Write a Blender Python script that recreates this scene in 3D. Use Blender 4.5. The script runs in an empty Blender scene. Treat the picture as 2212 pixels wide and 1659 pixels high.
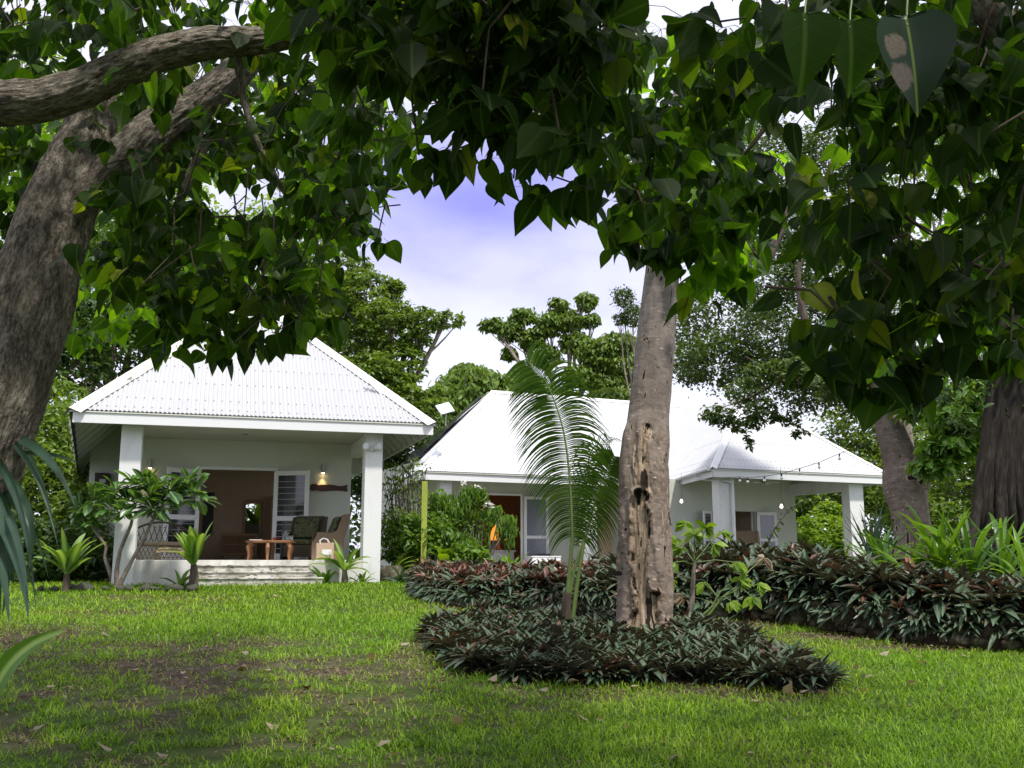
import bpy, math, random
import numpy as np
random.seed(7); rng = np.random.default_rng(7)
scene = bpy.context.scene
R = math.radians

# ------------------------------------------------------------------ camera
FPX = 2150.0; PITCH = math.atan(375.5 / FPX); CZ = 1.5
cam = bpy.data.objects.new('camera', bpy.data.cameras.new('camera'))
scene.collection.objects.link(cam); scene.camera = cam
cam.location = (0, 0, CZ); cam.rotation_euler = (math.pi / 2 + PITCH, 0, 0)
cam.data.sensor_width = 36; cam.data.lens = FPX / 2212 * 36
cam.data.clip_start = 0.1; cam.data.clip_end = 2000
cam.data.dof.use_dof = False

# ------------------------------------------------------------------ world, sun, exposure
SUN_EL, SUN_AZ = R(62), R(35)          # azimuth measured from +y towards +x, sun stands behind the camera to the right
w = bpy.data.worlds.new('World'); scene.world = w; w.use_nodes = True
nt = w.node_tree; nt.nodes.clear()
def wn(t, **k):
    n = nt.nodes.new(t)
    for a, b in k.items(): setattr(n, a, b)
    return n
out = wn('ShaderNodeOutputWorld'); bgA = wn('ShaderNodeBackground')
sky = wn('ShaderNodeTexSky', sky_type='NISHITA', sun_disc=False)
sky.sun_elevation = SUN_EL; sky.sun_rotation = math.pi - SUN_AZ
bgA.inputs['Strength'].default_value = 0.10
tc = wn('ShaderNodeTexCoord')
n1 = wn('ShaderNodeTexNoise'); n1.inputs['Scale'].default_value = 3.2; n1.inputs['Detail'].default_value = 5; n1.inputs['Roughness'].default_value = 0.55
mp = wn('ShaderNodeMapping'); mp.inputs['Scale'].default_value = (1, 1, 2.0); mp.inputs['Location'].default_value = (0.3, 0.1, 0.25)
nt.links.new(tc.outputs['Generated'], mp.inputs['Vector']); nt.links.new(mp.outputs['Vector'], n1.inputs['Vector'])
# clear gap between the clouds: distance of the view direction from the gap's middle, broken up by the noise
def unit(v): v = np.array(v, float); return v / np.linalg.norm(v)
gap = unit((-0.03, 1.0, 0.365))
vd = wn('ShaderNodeVectorMath', operation='SUBTRACT'); vd.inputs[1].default_value = gap
vs = wn('ShaderNodeVectorMath', operation='MULTIPLY'); vs.inputs[1].default_value = (0.85, 1, 1.75)
vl = wn('ShaderNodeVectorMath', operation='LENGTH')
nt.links.new(tc.outputs['Generated'], vd.inputs[0]); nt.links.new(vd.outputs[0], vs.inputs[0]); nt.links.new(vs.outputs[0], vl.inputs[0])
ma = wn('ShaderNodeMath', operation='MULTIPLY_ADD'); ma.inputs[1].default_value = -0.34
nt.links.new(n1.outputs['Fac'], ma.inputs[0]); nt.links.new(vl.outputs['Value'], ma.inputs[2])
mr = wn('ShaderNodeMapRange', interpolation_type='SMOOTHSTEP'); mr.inputs['From Min'].default_value = -0.16; mr.inputs['From Max'].default_value = 0.10
nt.links.new(ma.outputs[0], mr.inputs['Value'])
mixc = wn('ShaderNodeMix', data_type='RGBA'); mixc.inputs['A'].default_value = (2.9, 2.9, 7.9, 1); mixc.inputs['B'].default_value = (8.2, 8.3, 9.8, 1)
nt.links.new(mr.outputs['Result'], mixc.inputs['Factor'])
mixs = wn('ShaderNodeMix', data_type='RGBA'); mixs.inputs['Factor'].default_value = 0.9
nt.links.new(sky.outputs['Color'], mixs.inputs['A']); nt.links.new(mixc.outputs['Result'], mixs.inputs['B'])
nt.links.new(mixs.outputs['Result'], bgA.inputs['Color']); nt.links.new(bgA.outputs[0], out.inputs['Surface'])

sun = bpy.data.objects.new('sun', bpy.data.lights.new('sun', 'SUN')); scene.collection.objects.link(sun)
sun.data.energy = 3.2; sun.data.angle = R(4); sun.data.color = (1.0, 0.95, 0.86)
from mathutils import Vector
sd = Vector((math.sin(SUN_AZ) * math.cos(SUN_EL), -math.cos(SUN_AZ) * math.cos(SUN_EL), math.sin(SUN_EL)))
sun.rotation_euler = sd.to_track_quat('Z', 'Y').to_euler()
sun.location = (0, 0, 40)
vsn = scene.view_settings; vsn.view_transform = 'Standard'; vsn.look = 'None'; vsn.exposure = 0.45; vsn.gamma = 1.0
scene.render.engine = 'CYCLES'
cy = scene.cycles; cy.max_bounces = 7; cy.diffuse_bounces = 3; cy.glossy_bounces = 2; cy.transmission_bounces = 4; cy.transparent_max_bounces = 6
cy.use_denoising = True; cy.sample_clamp_indirect = 6

# ------------------------------------------------------------------ picture <-> place helpers (pixels of a 2212x1659 view of the photo)
_F = np.array([0, math.cos(PITCH), math.sin(PITCH)]); _U = np.array([0, -math.sin(PITCH), math.cos(PITCH)])
def ray(u, v): return _F * FPX + np.array([1., 0, 0]) * (u - 1106) + _U * (829.5 - v)
def P(u, v, Y): d = ray(u, v); q = d * Y / d[1]; q[2] += CZ; return q
def Zp(u, v, z): d = ray(u, v); q = d * (z - CZ) / d[2]; q[2] += CZ; return q
def gz(x, y):
    y = np.asarray(y, float); return np.clip(0.068 * (y - 3), -0.5, 1.02) + 0 * np.asarray(x, float)
def G(u, v):
    d = ray(u, v)
    # ray meets z = .068(y-3) or z = 1.02
    s = d[2] / d[1]; Y = (CZ + 0.204) / (0.068 - s)
    if Y > 18: Y = (CZ - 1.02) / (-s)
    return np.array([d[0] / d[1] * Y, Y, float(gz(0, Y))])
def hsh(i, j, k, s=0):
    n = (i * 374761393 + j * 668265263 + k * 2147483647 + s * 974634777) & 0xffffffff
    n = ((n ^ (n >> 13)) * 1274126177) & 0xffffffff
    return ((n ^ (n >> 16)) & 0xffff) / 65535.0
def vn3(x, y, z, s=0):
    x = np.asarray(x, float); y = np.asarray(y, float) + 0 * x; z = np.asarray(z, float) + 0 * x
    i = np.floor(x).astype(np.int64); j = np.floor(y).astype(np.int64); k = np.floor(z).astype(np.int64)
    f, g, h = x - i, y - j, z - k; f = f*f*(3-2*f); g = g*g*(3-2*g); h = h*h*(3-2*h)
    r = 0
    for a in (0, 1):
        for b in (0, 1):
            for c in (0, 1):
                r = r + hsh(i+a, j+b, k+c, s) * (f if a else 1-f) * (g if b else 1-g) * (h if c else 1-h)
    return r
def fbm(x, y, z=0, o=4, s=0):
    r = 0; a = 0.5; t = 0
    for q in range(o):
        r = r + a * vn3(np.asarray(x)*2**q, np.asarray(y)*2**q, np.asarray(z)*2**q + 0*np.asarray(x), s+q); t += a; a *= 0.5
    return r / t
def inpoly(px, py, poly):
    px = np.asarray(px); py = np.asarray(py); r = np.zeros(px.shape, bool); n = len(poly)
    for i in range(n):
        x1, y1 = poly[i][0], poly[i][1]; x2, y2 = poly[(i+1) % n][0], poly[(i+1) % n][1]
        c = ((y1 > py) != (y2 > py)) & (px < (x2-x1) * (py-y1) / ((y2-y1) if y2 != y1 else 1e-9) + x1)
        r ^= c
    return r

# ------------------------------------------------------------------ mesh builder
class MB:
    def __init__(s): s.v = []; s.fi = []; s.fs = []; s.fm = []; s.r = []; s.l = []; s.n = 0; s.w = []
    def add(s, v, f, mat=0, rnd=0.5, luv=None, wd=0.0):
        v = np.asarray(v, float).reshape(-1, 3); n = len(v)
        s.v.append(v)
        if isinstance(f, np.ndarray) and f.ndim == 2:
            s.fi.append((f + s.n).ravel()); s.fs.append(np.full(len(f), f.shape[1])); s.fm.append(np.full(len(f), mat))
        else:
            for q in f:
                s.fi.append(np.array(q) + s.n); s.fs.append(np.array([len(q)])); s.fm.append(np.array([mat]))
        s.r.append(np.broadcast_to(np.asarray(rnd, float), (n,))); s.w.append(np.broadcast_to(np.asarray(wd, float), (n,)))
        s.l.append(np.zeros((n, 3)) if luv is None else np.asarray(luv, float).reshape(n, 3)); s.n += n
    def inst(s, T, pos, A, rnd, mat=0):
        """T=(verts, faces, luv); pos (N,3); A (N,3,3) columns = local axes (scaled)"""
        tv, tf, tl = T; N = len(pos); n = len(tv)
        v = np.einsum('nij,kj->nki', A, tv) + pos[:, None, :]
        s.v.append(v.reshape(-1, 3))
        off = s.n + np.arange(N)[:, None] * n
        for ff in tf:                      # groups of equal-size faces
            s.fi.append((off[:, :, None] + ff[None]).ravel()); s.fs.append(np.full(N * len(ff), ff.shape[1])); s.fm.append(np.full(N * len(ff), mat))
        s.r.append(np.repeat(rnd, n)); s.l.append(np.tile(tl, (N, 1))); s.w.append(np.zeros(N * n)); s.n += N * n
    def box(s, x0, x1, y0, y1, z0, z1, mat=0, M=None, rnd=0.5):
        v = np.array([(x, y, z) for x in (x0, x1) for y in (y0, y1) for z in (z0, z1)], float)
        if M is not None: v = v @ M[0].T + M[1]
        s.add(v, np.array([(0,1,3,2),(4,6,7,5),(0,4,5,1),(2,3,7,6),(0,2,6,4),(1,5,7,3)]), mat, rnd)
    def quad(s, a, b, c, d, mat=0): s.add([a, b, c, d], np.array([(0, 1, 2, 3)]), mat)
    def prism(s, poly, off, mat=0):
        """closed slab from a planar outline, thickened by vector off"""
        n = len(poly); p = np.array(poly, float); v = np.vstack([p, p + off])
        s.add(v, [list(range(n))[::-1], [i + n for i in range(n)]] + [[i, (i+1) % n, (i+1) % n + n, i + n] for i in range(n)], mat)
    def tube(s, pts, rad, k=8, mat=0, rnd=0.5, cap=True, bump=0, luvs=1.0, wd=0.0):
        pts = np.array(pts, float); n = len(pts); rad = np.broadcast_to(np.asarray(rad, float), (n,))
        T = np.gradient(pts, axis=0); T /= np.linalg.norm(T, axis=1)[:, None] + 1e-9
        ref = np.array([0, 0, 1.]) if abs(T[0][2]) < 0.9 else np.array([0, -1., 0])
        N = np.cross(T[0], ref); N /= np.linalg.norm(N); V = []; L = []; ln = 0
        for i in range(n):
            N = N - T[i] * (N @ T[i]); N /= np.linalg.norm(N); B = np.cross(T[i], N)
            if i: ln += np.linalg.norm(pts[i] - pts[i-1])
            a = np.arange(k) * 2 * math.pi / k
            rr = rad[i] * (1 + (bump * (vn3(np.cos(a)*1.7+3, np.sin(a)*1.7+5, ln*6/ max(rad[0]*8,.1) + 0*a, 3) - .5) * 2 if bump else 0))
            V.append(pts[i] + np.outer(np.cos(a) * rr, N) + np.outer(np.sin(a) * rr, B))
            L.append(np.stack([np.cos(a) * rad[i], np.sin(a) * rad[i], np.full(k, ln)], 1))
        V = np.vstack(V); i = np.arange(n - 1)[:, None] * k; j = np.arange(k)[None]; j2 = (j + 1) % k
        F = np.stack([i + j, i + j2, i + k + j2, i + k + j], -1).reshape(-1, 4)
        s.add(V, F, mat, rnd, np.vstack(L), wd)
        if cap: s.add(V[-k:], [list(range(k))], mat, rnd); s.add(V[:k], [list(range(k))[::-1]], mat, rnd)
    def lathe(s, prof, c=(0, 0, 0), k=20, mat=0, M=None):
        pr = np.array(prof, float); a = np.arange(k) * 2 * math.pi / k
        v = np.array([(r * math.cos(t), r * math.sin(t), z) for r, z in pr for t in a])
        if M is not None: v = v @ M.T
        v = v + np.array(c)
        n = len(pr); i = np.arange(n - 1)[:, None] * k; j = np.arange(k)[None]; j2 = (j + 1) % k
        s.add(v, np.stack([i + j, i + j2, i + k + j2, i + k + j], -1).reshape(-1, 4), mat)
        for e, rev in ((0, 1), (n - 1, 0)):
            if pr[e][0] > 1e-4: s.add(v[e*k:(e+1)*k], [list(range(k))[::-1] if rev else list(range(k))], mat)
    def build(s, name, mats, parent=None, loc=(0, 0, 0), smooth=False, bevel=0):
        me = bpy.data.meshes.new(name)
        if s.n:
            V = np.vstack(s.v) - np.array(loc, float); FI = np.concatenate(s.fi).astype(np.int32); FS = np.concatenate(s.fs).astype(np.int32); FM = np.concatenate(s.fm).astype(np.int32)
            me.vertices.add(len(V)); me.vertices.foreach_set('co', V.astype(np.float32).ravel())
            me.loops.add(len(FI)); me.loops.foreach_set('vertex_index', FI)
            me.polygons.add(len(FS)); st = np.concatenate([[0], np.cumsum(FS)[:-1]]).astype(np.int32)
            me.polygons.foreach_set('loop_start', st); me.polygons.foreach_set('loop_total', FS); me.polygons.foreach_set('material_index', FM)
            me.polygons.foreach_set('use_smooth', np.full(len(FS), bool(smooth)))
            me.update(calc_edges=True)
            a = me.attributes.new('rnd', 'FLOAT', 'POINT'); a.data.foreach_set('value', np.concatenate(s.r).astype(np.float32))
            a = me.attributes.new('luv', 'FLOAT_VECTOR', 'POINT'); a.data.foreach_set('vector', np.vstack(s.l).astype(np.float32).ravel())
            W = np.concatenate(s.w)
            if W.any(): a = me.attributes.new('wd', 'FLOAT', 'POINT'); a.data.foreach_set('value', W.astype(np.float32))
        for m in (mats if isinstance(mats, (list, tuple)) else [mats]): me.materials.append(m)
        o = bpy.data.objects.new(name, me); scene.collection.objects.link(o)
        if parent is not None: o.parent = parent
        else: o.location = loc
        if bevel:
            b = o.modifiers.new('bevel', 'BEVEL'); b.width = bevel; b.segments = 2; b.limit_method = 'ANGLE'; b.angle_limit = R(50)
        return o
def empty(name, loc, label, cat, group=None, rz=0):
    o = bpy.data.objects.new(name, None); scene.collection.objects.link(o); o.location = tuple(float(q) for q in loc); o.rotation_euler = (0, 0, rz)
    o.empty_display_size = 0.2; tag(o, label, cat, group); return o
def tag(o, label=None, cat=None, group=None, kind=None):
    if label: o['label'] = label
    if cat: o['category'] = cat
    if group: o['group'] = group
    if kind: o['kind'] = kind
    return o
def copy_tree(o, parent=None):
    c = o.copy(); scene.collection.objects.link(c); c.parent = parent
    for ch in [q for q in scene.objects if q.parent == o]: copy_tree(ch, c)
    return c

# ------------------------------------------------------------------ materials
def newmat(name):
    m = bpy.data.materials.new(name); m.use_nodes = True; t = m.node_tree; t.nodes.clear(); return m, t
def N(t, ty, ins=None, **k):
    n = t.nodes.new(ty)
    for a, b in k.items(): setattr(n, a, b)
    for a, b in (ins or {}).items():
        if hasattr(b, 'is_output') or isinstance(b, bpy.types.NodeSocket): t.links.new(b, n.inputs[a])
        else: n.inputs[a].default_value = b
    return n
def ramp(t, fac, stops):
    r = N(t, 'ShaderNodeValToRGB', {'Fac': fac}); e = r.color_ramp.elements
    while len(e) < len(stops): e.new(0.5)
    for q, (p, c) in zip(e, stops): q.position = p; q.color = tuple(c) + (1,)
    return r.outputs['Color']
def attr(t, name, o='Fac'): return N(t, 'ShaderNodeAttribute', attribute_name=name).outputs[o]
def mix(t, f, a, b, bt='MIX'):
    n = N(t, 'ShaderNodeMix', data_type='RGBA', blend_type=bt)
    for k, q in (('Factor', f), ('A', a), ('B', b)):
        if isinstance(q, bpy.types.NodeSocket): t.links.new(q, n.inputs[k])
        else: n.inputs[k].default_value = (tuple(q) + (1,)) if isinstance(q, (tuple, list)) else q
    return n.outputs['Result']
def finish(t, col, rough=0.6, bump=None, spec=0.5, metal=0.0, bstr=0.3, bdist=0.01):
    b = N(t, 'ShaderNodeBsdfPrincipled', {'Roughness': rough, 'Metallic': metal, 'Specular IOR Level': spec})
    if isinstance(col, bpy.types.NodeSocket): t.links.new(col, b.inputs['Base Color'])
    else: b.inputs['Base Color'].default_value = tuple(col) + (1,)
    if bump is not None:
        bp = N(t, 'ShaderNodeBump', {'Height': bump, 'Strength': bstr, 'Distance': bdist}); t.links.new(bp.outputs[0], b.inputs['Normal'])
    o = N(t, 'ShaderNodeOutputMaterial'); t.links.new(b.outputs[0], o.inputs['Surface']); return b
def noise_(t, scale, detail=4, rough=.55, vec=None, dist=0.0):
    n = N(t, 'ShaderNodeTexNoise', {'Scale': scale, 'Detail': detail, 'Roughness': rough, 'Distortion': dist})
    if vec is None: vec = N(t, 'ShaderNodeTexCoord').outputs['Object']
    t.links.new(vec, n.inputs['Vector']); return n.outputs['Fac']
def scaled(t, vec, s): return N(t, 'ShaderNodeMapping', {'Vector': vec, 'Scale': s}).outputs['Vector']
def simple(name, col, rough=.6, var=.15, scale=6, bump=0.15, metal=0, spec=.5):
    m, t = newmat(name); f = noise_(t, scale)
    c = mix(t, f, tuple(q*(1-var) for q in col), tuple(min(1, q*(1+var)) for q in col))
    finish(t, c, rough, noise_(t, scale*6) if bump else None, spec, metal, bump); return m
def leafmat(name, cols, trans=.38, rough=.42, back=None, vein=None, veintype=0, spec=.45, tcol=None):
    m, t = newmat(name); r = attr(t, 'rnd')
    c = ramp(t, r, [(i / (len(cols)-1), q) for i, q in enumerate(cols)])
    if vein:
        sp = N(t, 'ShaderNodeSeparateXYZ', {'Vector': attr(t, 'luv', 'Vector')}); X, Y = sp.outputs[0], sp.outputs[1]
        ax = N(t, 'ShaderNodeMath', {0: X}, operation='ABSOLUTE').outputs[0]
        mid = N(t, 'ShaderNodeMapRange', {'Value': ax, 'From Min': .015, 'From Max': .05, 'To Min': 1, 'To Max': 0}).outputs[0]
        if veintype:   # palmate-pinnate side veins
            an = N(t, 'ShaderNodeMath', {0: Y, 1: ax, 2: 0}, operation='MULTIPLY_ADD'); an.inputs[1].default_value = 1.0
            d = N(t, 'ShaderNodeMath', {0: ax, 1: -0.62, 2: Y}, operation='MULTIPLY_ADD').outputs[0]
            w_ = N(t, 'ShaderNodeMath', {0: d, 1: 34.0}, operation='MULTIPLY').outputs[0]
            sn = N(t, 'ShaderNodeMath', {0: w_}, operation='SINE').outputs[0]
            sv = N(t, 'ShaderNodeMapRange', {'Value': sn, 'From Min': .955, 'From Max': .995, 'To Max': .28}).outputs[0]
            mid = N(t, 'ShaderNodeMath', {0: mid, 1: sv}, operation='MAXIMUM').outputs[0]
        c = mix(t, mid, c, vein)
    if back is not None:
        g = N(t, 'ShaderNodeNewGeometry'); c = mix(t, g.outputs['Backfacing'], c, back)
    b = N(t, 'ShaderNodeBsdfPrincipled', {'Base Color': c, 'Roughness': rough, 'Specular IOR Level': spec})
    tc_ = mix(t, 1.0, c, tcol or (1.9, 1.75, .6), 'MULTIPLY')
    tr = N(t, 'ShaderNodeBsdfTranslucent', {'Color': tc_})
    mx = N(t, 'ShaderNodeMixShader', {0: trans, 1: b.outputs[0], 2: tr.outputs[0]})
    o = N(t, 'ShaderNodeOutputMaterial', {'Surface': mx.outputs[0]}); return m

def barkmat(name, dark, mid_, lite, sx=9, sz=2.2, rough=.9, lent=0, bstr=.7, wood=False, grain=0):
    m, t = newmat(name); L = attr(t, 'luv', 'Vector')
    f = noise_(t, 1.0, 7, .62, scaled(t, L, (sx, sx, sz)), .6)
    g = noise_(t, 1.0, 3, .5, scaled(t, L, (2.2, 2.2, 1.1)))
    c = ramp(t, f, [(.30, dark), (.48, mid_), (.68, lite)])
    c = mix(t, N(t, 'ShaderNodeMapRange', {'Value': g, 'From Min': .42, 'From Max': .66, 'To Max': .55}).outputs[0], c, tuple(q*.45 for q in mid_))
    h = f
    if grain:
        gr = noise_(t, 1.0, 6, .75, scaled(t, L, (24, 24, 13)), .3); c = mix(t, N(t, 'ShaderNodeMapRange', {'Value': gr, 'From Min': .5, 'From Max': .64, 'To Max': .7}).outputs[0], c, tuple(q*1.15 for q in lite)); c = mix(t, N(t, 'ShaderNodeMapRange', {'Value': gr, 'From Min': .42, 'From Max': .33, 'To Max': .8}).outputs[0], c, dark)
        h = N(t, 'ShaderNodeMath', {0: f, 1: gr}, operation='ADD').outputs[0]
    if lent:
        v = N(t, 'ShaderNodeTexVoronoi', {'Vector': scaled(t, L, (9, 9, 26)), 'Scale': 1.0, 'Randomness': 1.0})
        v2 = noise_(t, 1.0, 2, .5, scaled(t, L, (5, 5, 8)))
        l = N(t, 'ShaderNodeMapRange', {'Value': v.outputs['Distance'], 'From Min': .16, 'From Max': .24, 'To Min': 1, 'To Max': 0}).outputs[0]
        l = N(t, 'ShaderNodeMath', {0: l, 1: N(t, 'ShaderNodeMapRange', {'Value': v2, 'From Min': .52, 'From Max': .58}).outputs[0]}, operation='MULTIPLY').outputs[0]
        c = mix(t, l, c, tuple(min(1, q*1.9) for q in lite))
        v3 = N(t, 'ShaderNodeTexVoronoi', {'Vector': scaled(t, L, (3.2, 3.2, 5.5)), 'Scale': 1.0, 'Randomness': 1.0})
        k = N(t, 'ShaderNodeMapRange', {'Value': v3.outputs['Distance'], 'From Min': .07, 'From Max': .11, 'To Min': 1, 'To Max': 0}).outputs[0]
        c = mix(t, k, c, tuple(q*.35 for q in dark))
    if wood:
        hz = N(t, 'ShaderNodeMapRange', {'Value': N(t, 'ShaderNodeSeparateXYZ', {'Vector': L}).outputs[2], 'From Min': 2.0, 'From Max': 4.6, 'To Max': .6}).outputs[0]; c = mix(t, hz, c, mix(t, f, (.12, .11, .105), (.27, .25, .24)))
        wv = attr(t, 'wd')
        wn_ = noise_(t, 1.0, 5, .6, scaled(t, L, (30, 30, 3.0)), .4)
        wc = ramp(t, wn_, [(.3, (.10, .065, .042)), (.5, (.28, .21, .145)), (.7, (.47, .39, .30))])
        c = mix(t, N(t, 'ShaderNodeMapRange', {'Value': wv, 'From Min': .35, 'From Max': .5}).outputs[0], c, wc)
        c = mix(t, N(t, 'ShaderNodeMapRange', {'Value': wv, 'From Min': 1.1, 'From Max': 1.6}).outputs[0], c, (.018, .012, .009))
    if wood: pass
    finish(t, c, rough, h, .25, 0, bstr, .03); return m
WHT = (.80, .81, .80)
def painted(name, col, stain=0.0, scale=1.2):
    m, t = newmat(name); f = noise_(t, 2.5, 5); c = mix(t, f, tuple(q*.95 for q in col), col)
    if stain:
        oc = N(t, 'ShaderNodeTexCoord').outputs['Object']
        s1 = noise_(t, 1.0, 6, .62, scaled(t, oc, (scale*2.4, scale*2.4, scale*.9)), .8)
        k = N(t, 'ShaderNodeMapRange', {'Value': s1, 'From Min': .50-.13*stain, 'From Max': .70, 'To Max': min(1, .9*stain)}).outputs[0]
        c = mix(t, k, c, (.20, .165, .115))
        s2 = noise_(t, 1.0, 7, .7, scaled(t, oc, (5, 5, 11)), .5)
        k2 = N(t, 'ShaderNodeMapRange', {'Value': s2, 'From Min': .60, 'From Max': .68, 'To Max': stain*.8}).outputs[0]
        c = mix(t, k2, c, (.045, .045, .03))
    finish(t, c, .6, noise_(t, 30), .3, 0, .08); return m

M = {}
M['paint'] = painted('white_paint', WHT, .22, .8)
M['porch'] = painted('shaded_white_wall_paint', (.60, .62, .55))  # white walls, with the porch shade put into a darker grey-green
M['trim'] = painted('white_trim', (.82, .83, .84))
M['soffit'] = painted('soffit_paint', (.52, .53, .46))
M['stained'] = painted('stained_render', (.76, .75, .71), .75, .9)
def stepmat():
    m, t = newmat('weathered_steps'); oc = N(t, 'ShaderNodeTexCoord').outputs['Object']; f = noise_(t, 1.0, 8, .7, scaled(t, oc, (2.6, 2.6, 4.5)), .8); g = noise_(t, 1.0, 6, .7, scaled(t, oc, (9, 9, 30)))
    c = ramp(t, f, [(.34, (.20, .18, .14)), (.45, (.42, .40, .34)), (.56, (.64, .62, .57))]); c = mix(t, N(t, 'ShaderNodeMapRange', {'Value': g, 'From Min': .54, 'From Max': .62, 'To Max': .9}).outputs[0], c, (.035, .035, .022)); finish(t, c, .85, g, .2, 0, .4); return m
M['steps'] = stepmat()
def roofmat(name='roof_sheet', k0=1.0):
    m, t = newmat(name); f = noise_(t, 3, 5)
    c = mix(t, f, (.62*k0, .63*k0, .65*k0), (.72*k0, .73*k0, .75*k0))
    oc = N(t, 'ShaderNodeTexCoord').outputs['Object']; k = N(t, 'ShaderNodeMapRange', {'Value': noise_(t, 1.6, 7, .7, oc), 'From Min': .56, 'From Max': .75, 'To Max': .4}).outputs[0]
    c = mix(t, k, c, (.52, .52, .48)); finish(t, c, .38, None, .4); return m
M['roof'] = roofmat('roof_sheet', .92); M['roof_dirty_shaded'] = roofmat('dirty_shaded_roof_sheet', .72)  # pavilion sheet is dirtier, and canopy shade is put into its darker colour
def capmat():
    m, t = newmat('mossy_flashing'); f = noise_(t, 7, 7, .75)
    c = ramp(t, f, [(.3, (.30, .30, .22)), (.46, (.55, .55, .46)), (.58, (.80, .80, .78))]); finish(t, c, .5, None, .4); return m
M['cap_moss'] = capmat()
M['screw'] = simple('screw_grey', (.12, .12, .13), .5)
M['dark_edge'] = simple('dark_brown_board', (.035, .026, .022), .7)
M['brown_wall'] = simple('brown_room_wall', (.62, .46, .32), .8)
M['brown_floor'] = simple('dark_floor', (.05, .035, .025), .5)
M['wood'] = simple('warm_wood', (.26, .12, .05), .45, .3, 12)
M['wood_pale'] = simple('pale_wood', (.42, .27, .15), .5, .25, 10)
M['carving'] = simple('carved_dark_wood', (.045, .014, .010), .5, .5, 14)
M['black'] = simple('black_plastic', (.02, .02, .02), .4)
M['grey_metal'] = simple('grey_metal', (.35, .36, .36), .4, .1, 5, .05, .6)
M['concrete'] = painted('weathered_concrete', (.33, .32, .30), .6, 1.5)
M['panel'] = simple('solar_glass', (.02, .022, .03), .12, .2, 2, 0)
M['dish'] = simple('dish_plastic', (.62, .66, .74), .35, .05)
M['rope'] = simple('cable_black', (.015, .015, .015), .5)
def emis(name, col, st):
    m, t = newmat(name); e = N(t, 'ShaderNodeEmission', {'Color': tuple(col)+(1,), 'Strength': st}); N(t, 'ShaderNodeOutputMaterial', {'Surface': e.outputs[0]}); return m
M['lamp_glow'] = emis('warm_bulb', (1, .72, .35), 14)
M['shade_glow'] = emis('lit_lampshade', (1, .33, .03), 1.0)
M['bulb_lit'] = emis('lit_bulb', (1, .92, .75), 2.5)
def glassmat(name, col=(.02,.022,.024), rough=.06):
    m, t = newmat(name); finish(t, col, rough, None, .9); return m
M['pane'] = glassmat('dark_glass')
M['pane_pale'] = glassmat('pale_reflecting_glass', (.16, .17, .22), .12)
def wickermat(name, a, b):
    m, t = newmat(name); oc = N(t, 'ShaderNodeTexCoord').outputs['Object']
    w1 = N(t, 'ShaderNodeTexWave', {'Vector': oc, 'Scale': 26.0, 'Distortion': .5}, bands_direction='Z').outputs['Fac']
    w2 = N(t, 'ShaderNodeTexWave', {'Vector': oc, 'Scale': 22.0, 'Distortion': .5}, bands_direction='DIAGONAL').outputs['Fac']
    f = N(t, 'ShaderNodeMath', {0: w1, 1: w2}, operation='MULTIPLY').outputs[0]
    finish(t, mix(t, f, a, b), .7, f, .3, 0, .6, .006); return m
M['wicker'] = wickermat('wicker', (.14, .095, .06), (.42, .32, .22))
M['wicker_dark'] = wickermat('dark_wicker', (.05, .04, .025), (.17, .14, .09))
def cushmat():
    m, t = newmat('leaf_print_cushion'); f = noise_(t, 9, 3, .5, None, 2.0)
    finish(t, ramp(t, f, [(.42, (.02, .028, .014)), (.5, (.13, .13, .055)), (.56, (.03, .045, .02)), (.66, (.20, .20, .10))]), .85); return m
M['cushion'] = cushmat()
def throwmat():
    m, t = newmat('patterned_throw'); oc = N(t, 'ShaderNodeTexCoord').outputs['Object']
    w1 = N(t, 'ShaderNodeTexWave', {'Vector': oc, 'Scale': 5.0, 'Distortion': 4.0, 'Detail Scale': 3.0}, bands_direction='Z').outputs['Fac']
    finish(t, ramp(t, w1, [(.35, (.05, .04, .02)), (.5, (.25, .20, .09)), (.6, (.10, .08, .04)), (.8, (.22, .19, .10))]), .9); return m
M['throw'] = throwmat()
M['paper'] = simple('brown_paper', (.50, .36, .25), .8, .1)
M['red'] = simple('red_flower', (.65, .05, .02), .6)
M['blue'] = simple('blue_cushion', (.03, .08, .18), .8)
def clear():
    m, t = newmat('clear_glass'); b = finish(t, (.75, .8, .8), .08, None, .6); b.inputs['Transmission Weight'].default_value = .85; return m
M['clear'] = clear()
M['bamboo'] = simple('yellow_green_timber', (.36, .42, .06), .6, .35, 3)
def stonemat():
    m, t = newmat('coral_stone'); f = noise_(t, 5, 8, .7)
    finish(t, ramp(t, f, [(.3, (.02, .018, .013)), (.5, (.09, .078, .05)), (.7, (.27, .24, .17))]), .95, f, .2, 0, .8, .03); return m
M['stone'] = stonemat()
M['rock_dark'] = simple('dark_mossy_rock', (.06, .062, .045), .9, .5, 5, .6)
def soilmat(name, green=0):
    m, t = newmat(name); oc = N(t, 'ShaderNodeTexCoord').outputs['Object']
    f = noise_(t, 7, 8, .7, oc); c = ramp(t, f, [(.3, (.022, .016, .011)), (.52, (.075, .055, .038)), (.72, (.17, .135, .10))])
    if green:
        g = noise_(t, .9, 5, .6, oc); b = attr(t, 'wd')
        gf = N(t, 'ShaderNodeMapRange', {'Value': g, 'From Min': .25, 'From Max': .5}).outputs[0]
        gf = N(t, 'ShaderNodeMath', {0: gf, 1: b}, operation='MULTIPLY').outputs[0]
        gc = mix(t, noise_(t, 25, 4, .6, oc), (.025, .04, .008), (.07, .12, .014))
        c = mix(t, gf, c, gc)
    finish(t, c, .95, f, .2, 0, .6, .02); return m
M['lawn'] = soilmat('lawn_soil', 1); M['soil'] = soilmat('garden_soil')
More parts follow.
